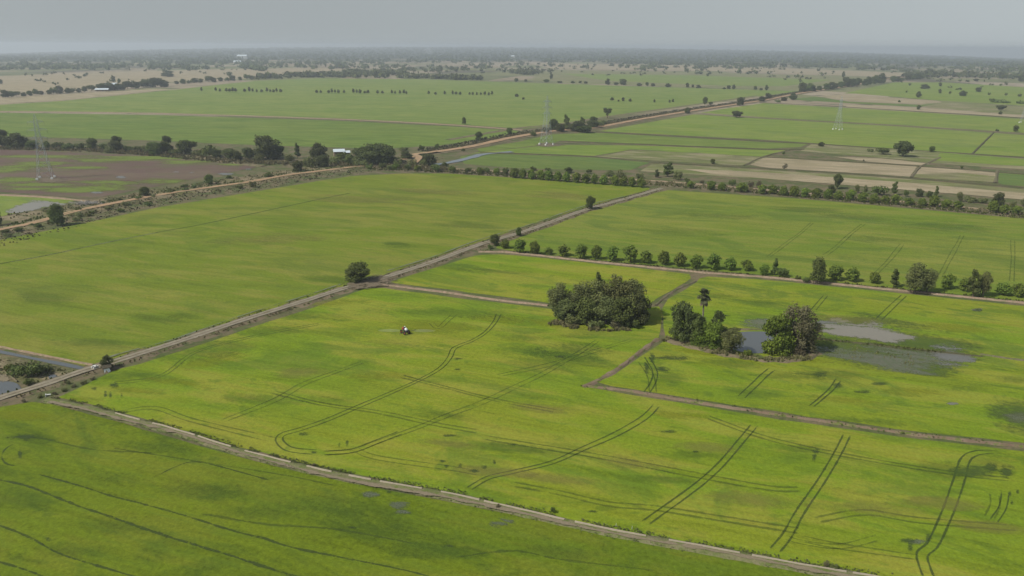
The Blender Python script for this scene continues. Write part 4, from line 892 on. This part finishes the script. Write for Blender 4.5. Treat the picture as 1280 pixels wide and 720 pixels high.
# ---- rough grass along the verges (uncountable)
def tufts(name, px, width, per_m, size, m, seed, offset=0, z=.1, h=1.0, world=None):
    r = np.random.RandomState(seed); pts = resample(world or P(px), 1.0); nn = frame(pts)
    V_ = []; F_ = []; T_ = []
    for p, q in zip(pts, nn):
        for _ in range(r.poisson(per_m)):
            o = p + q*(offset + r.uniform(-.5, .5)*width) + Vector((r.uniform(-.5, .5), r.uniform(-.5, .5), 0))
            if mnoise.noise(Vector((o.x*.25, o.y*.25, seed))) < -.15: continue
            s = size*r.uniform(.5, 1.3)
            for j in range(3):
                a = r.uniform(0, 6.28); dx, dy = math.cos(a)*s*.5, math.sin(a)*s*.5; i = len(V_); lx, ly = r.uniform(-.3, .3)*s, r.uniform(-.3, .3)*s
                V_ += [(o.x-dx, o.y-dy, z), (o.x+dx, o.y+dy, z), (o.x+dx*.6+lx, o.y+dy*.6+ly, z+s*h), (o.x-dx*.5+lx, o.y-dy*.5+ly, z+s*h*.8)]
                F_.append((i, i+1, i+2, i+3)); T_.append(float(r.beta(2, 2)))
    o = mesh(name, V_, F_, M[m], fattr=T_); tag(o, kind='stuff'); return o
tufts('rough_grass', R1[2:], 1.4, 2.0, .42, 'grass', 31, offset=-2.7, z=.25)
tufts('rough_grass', R1[2:], 1.2, 1.6, .40, 'grass_green', 32, offset=2.6, z=.25)
tufts('rough_grass', R3, 1.3, 16, .26, 'grass_weed', 33, offset=1.25, z=.15, h=.7)
tufts('rough_grass', R3, 1.1, 6, .22, 'grass_weed', 34, offset=-1.1, z=.15, h=.6)
tufts('rough_grass', R4, 1.5, 3, .45, 'grass_green', 35, offset=1.5, z=.2)
tufts('rough_grass', R7, 5, 2, .7, 'grass', 36, offset=-5.5, z=.3)
tufts('rough_grass', R7, 7, 2, .8, 'grass_green', 37, offset=6, z=.3)
tufts('rough_grass', R7, 20, 6, .6, 'grass', 57, offset=-15, z=.05, h=.6)
tufts('rough_grass', R7, 20, 1.6, .8, 'grass_dark', 58, offset=-15, z=.05, h=.7)
tufts('rough_grass', R7b, 16, 5, 1.2, 'grass_dark', 60, offset=16, z=.1, h=.8)
tufts('rough_grass', [(-20,276),(85,261),(200,240),(310,223),(420,208)], 14, 3.5, .8, 'grass', 38, z=.3)
tufts('rough_grass', [(0,186),(100,188),(200,194),(300,203),(450,207),(560,212)], 16, 6, 1.4, 'grass', 39, z=.3)
tufts('rough_grass', R5, 10, 5, .9, 'grass', 40, offset=4, z=.3)
tufts('rough_grass', R5, 6, 4, .8, 'grass_green', 41, offset=-4, z=.3)
tufts('rough_grass', [(-20,453),(0,457),(40,463),(70,468)], 6, 9, .5, 'grass', 42, z=.1, h=.6)
tufts('rough_grass', [(-20,462),(20,462),(40,466),(60,470)], 8, 10, .6, 'grass_weed', 43, z=.1, h=.7)
tufts('rough_grass', [(832,425),(880,437),(920,446),(960,450),(1010,448)], 3, 14, .7, 'grass', 44, z=.3)
tufts('rough_grass', R7b, 6, 3, 1.1, 'grass', 45, offset=9, z=.5)
tufts('rough_grass', [(735,483),(800,491),(960,517),(1130,542),(1290,560)], 1.3, 2, .3, 'grass_green', 46, z=.25)
tufts('reeds', [(1020,424),(1060,428),(1130,436),(1180,441)], .6, 6, .4, 'grass_green', 47, z=.2)
tufts('reeds', [(1060,440),(1100,446),(1140,450)], 8, 4, .35, 'grass', 48, z=.1)
tufts('reeds', [(690,404),(740,411),(790,411)], 4, 20, .7, 'grass', 49, z=.1)
NB = [('bush',40,470,34,20,'big dark green bush behind the small pond at the bottom left'),('bush',22,468,22,13,'green bush left of the big dark bush at the bottom left'),('greybush',57,463,20,10,'greyish bush right of the big dark bush at the bottom left'),('brightbush',12,462,14,8,'light green low bush at the left edge above the sand'),('bush',36,481,16,9,'small dark bush on the track bank by the bottom left pond'),
 ('drybush',622,636,7,7,'reddish dry bush on the bund at the bottom centre'),('bush',691,641,8,8,'small dark green bush on the bund, right of the reddish one'),('drybush',1032,708,10,9,'dry grey twiggy bush on the bund, left of its companion near the bottom'),('greybush',1043,712,11,9,'greyish bush on the bund near the bottom right'),('drybush',393,583,8,5,'low dry bush on the bund at its left half')]
for k, x, y, w, h, lab in NB: tree(k, x, y, w, h, lab)
for i, (x, y, w) in enumerate([(68,493,9),(80,489,9),(92,484,9),(104,480,10),(116,475,8),(50,497,8),(30,503,7),(86,480,6)]):
    tree('greybush' if i % 2 else 'drybush', x, y, w, 5, 'low weedy bush beside the lower grey track, %s from the left' % ORD[[1,3,5,6,7,2,0,4].index([1,3,5,6,7,2,0,4][i]) if False else [2,3,5,6,7,1,0,4][i]], 'weeds by the lower track')

# ------------------------------------------------------------------ sugar palm
def palm():
    p = g(876.5, 421); r = empty('sugar_palm', p)
    D = depth(p)/F; hh = 62*D/.95
    b = MB(); b.tube([(0, 0, -.1), (.1, 0, hh*.3), (-.1, 0, hh*.6), (0, 0, hh*.86)], [.38, .27, .22, .25], 10).build('trunk', M['palm_bark'], r, smooth=True)
    rr = random.Random(4); top = Vector((0, 0, hh*.86))
    def fan(d, ln, rad, droop):
        v = []; f = []; t = []
        d = d.normalized(); side = d.cross(Vector((0, 0, 1))).normalized(); up = side.cross(d)
        hub = d*ln + Vector((0, 0, -droop*ln*.3)); n = 13
        m = MB(); m.tube([Vector((0, 0, 0)), d*ln*.5 + Vector((0, 0, .05)), hub], [.05, .04, .03], 4)
        v += [Vector(a) for a in m.v]; f += m.f; t += [.9]*len(m.f)
        for k in range(n):
            a = R(-110 + 220*k/(n-1)); dd = d*math.cos(a) + side*math.sin(a) + Vector((0, 0, -.25*droop)); w = rad*.14
            e = hub + dd*rad*rr.uniform(.85, 1.05) + Vector((0, 0, -.18*rad)); mid_ = hub + dd*rad*.55; q = dd.cross(up).normalized()*w
            i = len(v); v += [hub, mid_ + q, e, mid_ - q]; f.append((i, i+1, i+2, i+3)); t.append(rr.uniform(.1, .9))
        return v, f, t
    for k in range(32):
        el_ = R(rr.uniform(-50, 85)); a = k*2.4; d = Vector((math.cos(a)*math.cos(el_), math.sin(a)*math.cos(el_), math.sin(el_)))
        v, f, t = fan(d, rr.uniform(.8, 1.6), rr.uniform(.95, 1.35), 1 if el_ < .3 else .3)
        mesh('frond', [x + top for x in v], f, M['frond'], r, fattr=t)
    for k in range(16):
        a = k*2.4 + 1; d = Vector((math.cos(a)*.42, math.sin(a)*.42, -1))
        v, f, t = fan(d, rr.uniform(1.0, 2.1), .95, 1)
        o = mesh('frond', [x + top - Vector((0, 0, .1)) for x in v], f, M['frond_dead'], r, fattr=t); o['label'] = 'dead brown hanging frond'
    tag(r, 'tall sugar palm with fan leaves and brown hanging skirt on the pond bank', 'palm tree')
palm()

# ------------------------------------------------------------------ pylons
def pylon(px, py, hpx, rz, label, first=[]):
    p = g(px, py); s = (hpx*depth(p)/F/math.cos(math.atan(H/p.length)))/41.0
    if not first:
        r = empty('power_pylon', (0, 0, 0)); bw = 4.2; zz = [1.2, 6, 11, 16, 20.5, 24.5, 28, 31, 34, 37, 41]
        hw = [bw, 3.5, 2.9, 2.35, 1.9, 1.55, 1.3, 1.15, 1.05, .9, .12]
        m = MB(); cs = ((-1, -1), (1, -1), (1, 1), (-1, 1))
        for (a, b_) in cs: m.tube([(a*w, b_*w, z) for w, z in zip(hw, zz)], [.11]*6+[.08]*5, 4)
        for i in range(len(zz)-2):
            for k in range(4):
                a, b_ = cs[k], cs[(k+1) % 4]
                P0 = (a[0]*hw[i], a[1]*hw[i], zz[i]); P1 = (b_[0]*hw[i+1], b_[1]*hw[i+1], zz[i+1]); P2 = (b_[0]*hw[i], b_[1]*hw[i], zz[i]); P3 = (a[0]*hw[i+1], a[1]*hw[i+1], zz[i+1])
                m.tube([P0, P1], .05, 4, False); m.tube([P2, P3], .05, 4, False); m.tube([P3, P1], .05, 4, False)
        m.build('lattice_mast', M['steel'], r)
        for z, ln in ((26, 5.0), (31, 5.6), (36, 4.6)):
            for s_ in (-1, 1):
                c = MB()
                for b_ in (-1, 1):
                    c.tube([(s_*1.1, b_*1.1, z), (s_*ln, 0, z+.3)], .07, 4); c.tube([(s_*1.0, b_*1.0, z+1.6), (s_*ln, 0, z+.3)], .06, 4)
                    c.tube([(s_*2.6, b_*.65, z+.1), (s_*2.6, b_*.55, z+1.0)], .05, 4); c.tube([(s_*1.1, b_*1.1, z), (s_*2.6, b_*.55, z+1.0)], .05, 4)
                arm = c.build('cross_arm', M['steel'], r)
                i_ = MB()
                for q in range(7): i_.tube([(s_*ln, 0, z+.2-q*.28), (s_*ln, 0, z+.1-q*.28)], [.06, .16], 6)
                i_.tube([(s_*ln, 0, z+.3), (s_*ln, 0, z-1.8)], .03, 4); i_.build('insulator', M['dark_metal'], arm)
        for a, b_ in cs:
            MB().box((a*bw, b_*bw, .55), (1.5, 1.5, 1.5), 0, .8).build('footing', M['white_conc'], r)
        first.append(r)
    else:
        r = first[0].copy(); C.objects.link(r)
        for c in first[0].children:
            c2 = c.copy(); C.objects.link(c2); c2.parent = r
            for d in c.children: d2 = d.copy(); C.objects.link(d2); d2.parent = c2
    r.location = p; r.rotation_euler = (0, 0, R(rz)); r.scale = (s, s, s)
    tag(r, label, 'pylon', 'lattice power pylons')
pylon(57.5, 223.5, 78, 20, 'steel lattice pylon on white footings in the brown muddy field at left')
pylon(683, 181, 59, 38, 'steel lattice pylon on white footings in the middle distance by the dirt road')
pylon(1047, 162, 40, 42, 'steel lattice pylon on white footings standing in the green field at right')
pylon(1279, 153.5, 34, 42, 'steel lattice pylon half cut by the right edge of the picture')
blob('bare_ground', [(666,181),(680,178),(700,179.5),(708,182),(690,184),(672,183.5)], M['soft_soil'], .22)
blob('bare_ground', [(40,224),(60,220),(85,223),(78,229),(52,229)], M['soft_soil'], .2)

# ------------------------------------------------------------------ buildings
def shed(px, py, w, d, h, rz, label, roofm='roof', wallm='wall', over=.5, name='shed', cat='shed', ridge=.28):
    p = g(px, py); r = empty(name, p, R(rz))
    MB().box((0, 0, h/2), (w, d, h)).build('wall', M[wallm], r)
    m = MB(); rh = d*ridge; o = over; v = []
    for x in (-w/2-o, w/2+o):
        for (y, z) in ((-d/2-o, h-.1), (0, h+rh), (d/2+o, h-.1), (d/2+o, h+.05), (0, h+rh+.15), (-d/2-o, h+.05)): v.append((x, y, z))
    f = [(0, 1, 7, 6), (1, 2, 8, 7), (2, 3, 9, 8), (3, 4, 10, 9), (4, 5, 11, 10), (5, 0, 6, 11), (0, 5, 4, 1), (1, 4, 3, 2), (6, 7, 10, 11), (7, 8, 9, 10)]
    mesh('roof', v, f, M[roofm], r)
    MB().box((w*.1, -d/2-.04, h*.4), (w*.12, .08, h*.8)).build('door', M['dark_metal'], r)
    for sx in (-.28, .34): MB().box((w*sx, -d/2-.04, h*.55), (w*.1, .08, h*.28)).build('window', M['dark_metal'], r)
    tag(r, label, cat)
shed(424, 195.5, 8, 6, 4.0, 18, 'farm shed with pale metal roof among the trees left of the rain tree')
shed(433, 195.5, 5, 4.5, 3.2, 18, 'small lean to with pale metal roof right beside the farm shed')
shed(140, 112.5, 20, 22, 7, 10, 'long barn with white roof in the far left grove', over=1, name='barn', cat='barn')
shed(128, 114, 22, 8, 3, 10, 'low pale roofed shed just left of the far left barn', over=1)
shed(303, 73, 60, 30, 14, 5, 'large white building in the distant woods left of centre', wallm='white_conc', name='warehouse', cat='building')
shed(297, 79, 34, 18, 7, 5, 'smaller pale building below the large white one in the distance', wallm='white_conc', name='warehouse', cat='building')
shed(641, 73, 24, 20, 14, 0, 'tiny white building in the distant woods near the centre', wallm='white_conc', name='warehouse', cat='building')
#shed(678, 160, 4.5, 3.5, 2.4, 10, 'little shed with pale roof behind the middle pylon')
# shelter by the lower track
p = g(134, 464); r = empty('field_shelter', p, R(35)); r.scale = (.75,)*3
for sx in (-1, 1):
    for sy in (-1, 1): MB().tube([(sx*1.1, sy*.9, -.1), (sx*1.1, sy*.9, 1.9)], .05, 5).build('post', M['bark'], r)
mesh('roof', [(-1.5,-1.4,1.75),(1.5,-1.4,1.75),(1.5,0,2.55),(-1.5,0,2.55),(-1.5,1.4,1.75),(1.5,1.4,1.75),(-1.5,-1.4,1.6),(1.5,-1.4,1.6),(-1.5,1.4,1.6),(1.5,1.4,1.6)], [(0,1,2,3),(3,2,5,4),(6,7,1,0),(4,5,9,8),(6,0,3),(6,3,8),(8,3,4),(1,7,2),(7,9,2),(9,5,2),(7,6,8,9)], M['thatch'], r)
mesh('tarp', [(-1.1,-1.0,1.55),(.6,-1.02,1.6),(1.0,-1.5,.35),(.2,-1.6,.05),(-.3,-1.15,.9),(-1.0,-1.65,.08),(-1.05,-.98,1.5),(-.25,-1.08,.85)], [(0,4,1),(1,4,3,2),(0,5,4),(0,6,5)], M['tarp'], r)
tag(r, 'small thatched field shelter with a white tarpaulin hanging at its front beside the track', 'shelter')
tree('dark', 134, 461.5, 17, 19, 'small dark tree shading the field shelter by the lower track')
p = g(118, 461.5); r = empty('water_gate', p, R(-30))
MB().box((0, 0, .5), (.25, 1.4, 1.1)).build('wing_wall', M['white_conc'], r); MB().box((.9, 0, .5), (.25, 1.4, 1.1)).build('wing_wall', M['white_conc'], r)
MB().box((.45, 0, .45), (.62, .08, .8)).build('gate_board', M['wall'], r); MB().box((.45, 0, 1.12), (1.2, .35, .12)).build('deck_slab', M['white_conc'], r)
tag(r, 'small white concrete water gate where the canal meets the track', 'water gate')
# brush pile
p = g(108, 256); r = empty('brush_pile', p); rr = random.Random(9)
m = MB()
for i in range(170):
    a = rr.uniform(0, 6.28); c = Vector((rr.gauss(0, 3.6), rr.gauss(0, 1.5), rr.uniform(.1, 1.5))); d = Vector((math.cos(a), math.sin(a), rr.uniform(-.35, .45)))*rr.uniform(.8, 2.4)
    q0 = c-d; q0.z = max(q0.z, .05); m.tube([q0, c+Vector((0, 0, .15)), c+d], [.10, .08, .03], 4)
m.build('branches', M['twig'], r)
tag(r, 'heap of bleached grey branches beside the dirt road at left', 'brush pile')
# concrete irrigation channel, in lengths
chan = resample([q for q in P(R3)], 1.0); nn = frame(chan)
rc = random.Random(3)
segs = []; i = 22
while i < len(chan)-12:
    n_ = rc.randint(5, 16); segs.append((i, min(i+n_, len(chan)-2))); i += n_ + rc.choice([1, 1, 1, 2, 4])
for si, (a, b_) in enumerate(segs):
    v = []; f = []; prof = [(-.11, .25), (-.11, .60), (-.07, .60), (-.05, .42), (.05, .42), (.07, .60), (.11, .60), (.11, .25)]; k = len(prof)
    for j in range(a, b_+1):
        for (o_, z) in prof:
            q = chan[j] + nn[j]*(o_ + .35 + .12*mnoise.noise(Vector((j*.2, 3, 3)))); v.append((q.x, q.y, z))
    for j in range(b_-a):
        for c in range(k): f.append((j*k+c, j*k+(c+1) % k, (j+1)*k+(c+1) % k, (j+1)*k+c))
    f.append(tuple(range(k))); f.append(tuple((b_-a)*k+c for c in range(k))[::-1])
    tag(mesh('irrigation_channel', v, f, M['concrete']), 'pale concrete irrigation channel length on the near bund, %s from the left' % (ORD[si] if si < len(ORD) else 'last'), 'irrigation channel', 'channel lengths on the near bund')
for x, y, lab in ((770, 655.5, 'thin white marker post on the near bund, left of two'), (790, 659, 'thin white marker post on the near bund, right of two')):
    p = g(x, y+3); tag(MB().tube([(0,0,.1),(0,0,.6),(0,0,.8)], [.035,.03,.02], 6).build('marker_post', M['white_conc']), lab, 'post', 'marker posts').location = p
p = g(61, 495); r = empty('pipe_outlet', p, R(20))
MB().tube([(-.5,0,.4),(.5,0,.35)], .17, 12).build('pipe', M['white_conc'], r); MB().box((-.6,0,.3),(.15,.7,.6)).build('head_wall', M['white_conc'], r)
tag(r, 'white concrete pipe outlet where the near bund meets the track', 'pipe outlet')

# ------------------------------------------------------------------ tractor sprayer with its driver
def sprayer():
    p = g(506.5, 417); r = empty('boom_sprayer', p, R(128)); r.scale = (.92,)*3     # local +X = forward
    for sx, rad in ((1.05, .58), (-1.0, .66)):
        for sy in (-.85, .85):
            w = MB(); n = 20
            for k in range(n):
                a = 2*math.pi*k/n
                for (yy, q) in ((-.12, rad), (.12, rad), (.12, rad*.72), (-.12, rad*.72)): w.v.append((sx + math.cos(a)*q, sy+yy, rad + math.sin(a)*q))
            for k in range(n):
                for c in range(4): w.f.append((k*4+c, k*4+(c+1) % 4, ((k+1) % n)*4+(c+1) % 4, ((k+1) % n)*4+c))
            for k in range(n):                                             # lugs
                a = 2*math.pi*k/n; w.box((sx+math.cos(a)*rad, sy, rad+math.sin(a)*rad), (.07, .26, .07))
            wo = w.build('wheel', M['rubber'], r)
            h_ = MB(); h_.tube([(sx, sy-.1, rad), (sx, sy+.1, rad)], rad*.28, 10)
            for k in range(6): a = k*math.pi/3; h_.tube([(sx, sy, rad), (sx+math.cos(a)*rad*.74, sy, rad+math.sin(a)*rad*.74)], .04, 4)
            h_.build('hub', M['red_paint'], wo)
    f_ = MB(); f_.box((0, 0, 1.1), (2.9, .7, .18)).box((1.05, 0, .8), (.18, 1.5, .16)).box((-1.0, 0, .85), (.18, 1.5, .16)); f_.build('chassis', M['dark_metal'], r)
    e = MB().box((1.15, 0, 1.5), (.85, .62, .6), 0, .9); e.tube([(1.3, .2, 1.75), (1.3, .2, 2.25)], .04, 6); e.build('engine_hood', M['red_paint'], r)
    t_ = MB(); t_.tube([(-1.35, 0, 1.7), (-1.3, 0, 1.7), (-.3, 0, 1.7), (-.25, 0, 1.7)], [.25, .40, .40, .25], 14); t_.tube([(-.8, 0, 2.15), (-.8, 0, 2.32)], .14, 10)
    t_.build('tank', M['tank'], r, smooth=True)
    MB().box((.12, 0, 1.5), (.45, .45, .1)).box((-.12, 0, 1.75), (.08, .45, .45)).build('seat', M['rubber'], r)
    s = MB(); s.tube([(.85, 0, 1.65), (.58, 0, 1.98)], .03, 6)
    for k in range(12): a, b_ = k*math.pi/6, (k+1)*math.pi/6; s.tube([(.58+.1*math.sin(a)*.7, .18*math.cos(a), 1.98+.14*math.sin(a)), (.58+.1*math.sin(b_)*.7, .18*math.cos(b_), 1.98+.14*math.sin(b_))], .02, 4)
    s.build('steering_wheel', M['dark_metal'], r)
    for sy in (-1, 1):
        b_ = MB(); b_.tube([(-1.65, sy*.3, 1.15), (-1.65, sy*3.2, 1.1)], .045, 5); b_.tube([(-1.65, sy*.3, 1.5), (-1.65, sy*3.2, 1.15)], .03, 5)
        for k in range(6): b_.tube([(-1.65, sy*(.5+k*.5), 1.12), (-1.65, sy*(.5+k*.5), .92)], [.03, .015], 5)
        b_.build('spray_boom', M['dark_metal'], r)
    MB().box((-1.55, 0, 1.3), (.12, .8, .5)).build('boom_carrier', M['dark_metal'], r)
    tag(r, 'small four wheeled boom sprayer with white tank spraying the rice', 'sprayer')
    # driver: one continuous skinned body sitting on the seat
    q = empty('person', p, R(128)); q.scale = (.92,)*3
    J = {'pel': (.1, 0, 1.64, .15), 'ch': (.06, 0, 2.02, .16), 'nk': (.08, 0, 2.24, .06), 'hd': (.12, 0, 2.36, .09), 'tp': (.12, 0, 2.47, .08)}
    ed = [('pel', 'ch'), ('ch', 'nk'), ('nk', 'hd'), ('hd', 'tp')]
    for s_, sy in (('l', 1), ('r', -1)):
        J.update({'hp'+s_: (.14, sy*.1, 1.62, .10), 'kn'+s_: (.52, sy*.16, 1.60, .075), 'an'+s_: (.62, sy*.18, 1.22, .05), 'ft'+s_: (.80, sy*.19, 1.22, .04),
                  'sh'+s_: (.07, sy*.19, 2.14, .07), 'el'+s_: (.26, sy*.24, 1.92, .05), 'wr'+s_: (.5, sy*.16, 1.98, .035), 'ha'+s_: (.57, sy*.14, 2.0, .04)})
        ed += [('pel', 'hp'+s_), ('hp'+s_, 'kn'+s_), ('kn'+s_, 'an'+s_), ('an'+s_, 'ft'+s_), ('ch', 'sh'+s_), ('sh'+s_, 'el'+s_), ('el'+s_, 'wr'+s_), ('wr'+s_, 'ha'+s_)]
        for k_ in range(4): J['f%d%s' % (k_, s_)] = (.63, sy*(.11+.02*k_), 2.01-.012*k_, .009); ed.append(('ha'+s_, 'f%d%s' % (k_, s_)))
        J['th'+s_] = (.59, sy*.09, 1.99, .010); ed.append(('wr'+s_, 'th'+s_))
    ks = list(J); me = bpy.data.meshes.new('body'); me.from_pydata([J[k][:3] for k in ks], [(ks.index(a), ks.index(b)) for a, b in ed], []); me.update()
    o = bpy.data.objects.new('body', me); C.objects.link(o); o.parent = q
    sk = o.modifiers.new('skin', 'SKIN'); sb_ = o.modifiers.new('sub', 'SUBSURF'); sb_.levels = 1; sb_.render_levels = 1
    for i, k in enumerate(ks): me.skin_vertices[0].data[i].radius = (J[k][3],)*2
    me.skin_vertices[0].data[0].use_root = True
    me.materials.append(M['blue_cloth'])
    h = MB(); h.tube([(.12, 0, 2.46), (.12, 0, 2.47), (.12, 0, 2.49), (.12, 0, 2.58)], [.23, .23, .11, .09], 14); h.build('hat', M['tarp'], q, smooth=True)
    MB().ball((.175, 0, 2.385), (.05, .075, .085)).build('face', M['skin'], q, smooth=True)
    tag(q, 'person in dark blue clothes and pale hat driving the sprayer', 'person')
    return p
sp_p = sprayer()
def vol_mat(name, col, dens):
    m, n = mat(name); v = N(n, 'ShaderNodeVolumePrincipled'); v.inputs['Color'].default_value = rgb(col); v.inputs['Density'].default_value = dens
    v.inputs['Anisotropy'].default_value = .2
    o = N(n, 'ShaderNodeOutputMaterial'); link(n, v.outputs[0], o.inputs['Volume']); return m
# spray mist drifting from each boom
mm = vol_mat('spray_mist', (.9, .9, .9), .16)
for sx, nm in ((-1, 'thin white spray mist drifting left of the sprayer'), (1, 'thin white spray mist drifting right of the sprayer')):
    m = MB(); m.ball((0, 0, 0), (3.9, .8, .45), 16, 10)
    o = m.build('spray_mist', mm, smooth=True); o.location = sp_p + Vector((sx*(4.6 if sx < 0 else 5.4), .6, .75)); tag(o, nm, 'mist', 'spray mist')
# smoke far away
p = g(540, 69); m = MB()
for k in range(7): m.tube([(math.sin(k*.8)*6 - k*5, 0, k*7-1), (math.sin(k*.8+.8)*6 - (k+1)*5, 0, k*7+7)], [10+k*4, 14+k*4], 12)
o = m.build('smoke_plume', vol_mat('smoke', (.95, .95, .97), .006), smooth=True); o.location = p
tag(o, 'faint white smoke plume rising from the distant woods', 'smoke')

# ------------------------------------------------------------------ haze: the air itself
zb, zt = -85.0, 104.0; B = 15500
hv = MB().box((0, 0, (zb+zt)/2), (2*B, 2*B, zt-zb)).build('haze', vol_mat('haze_air', (.76, .83, .87), 1.6e-4))
tag(hv, kind='stuff')
print('trees', NT[0])
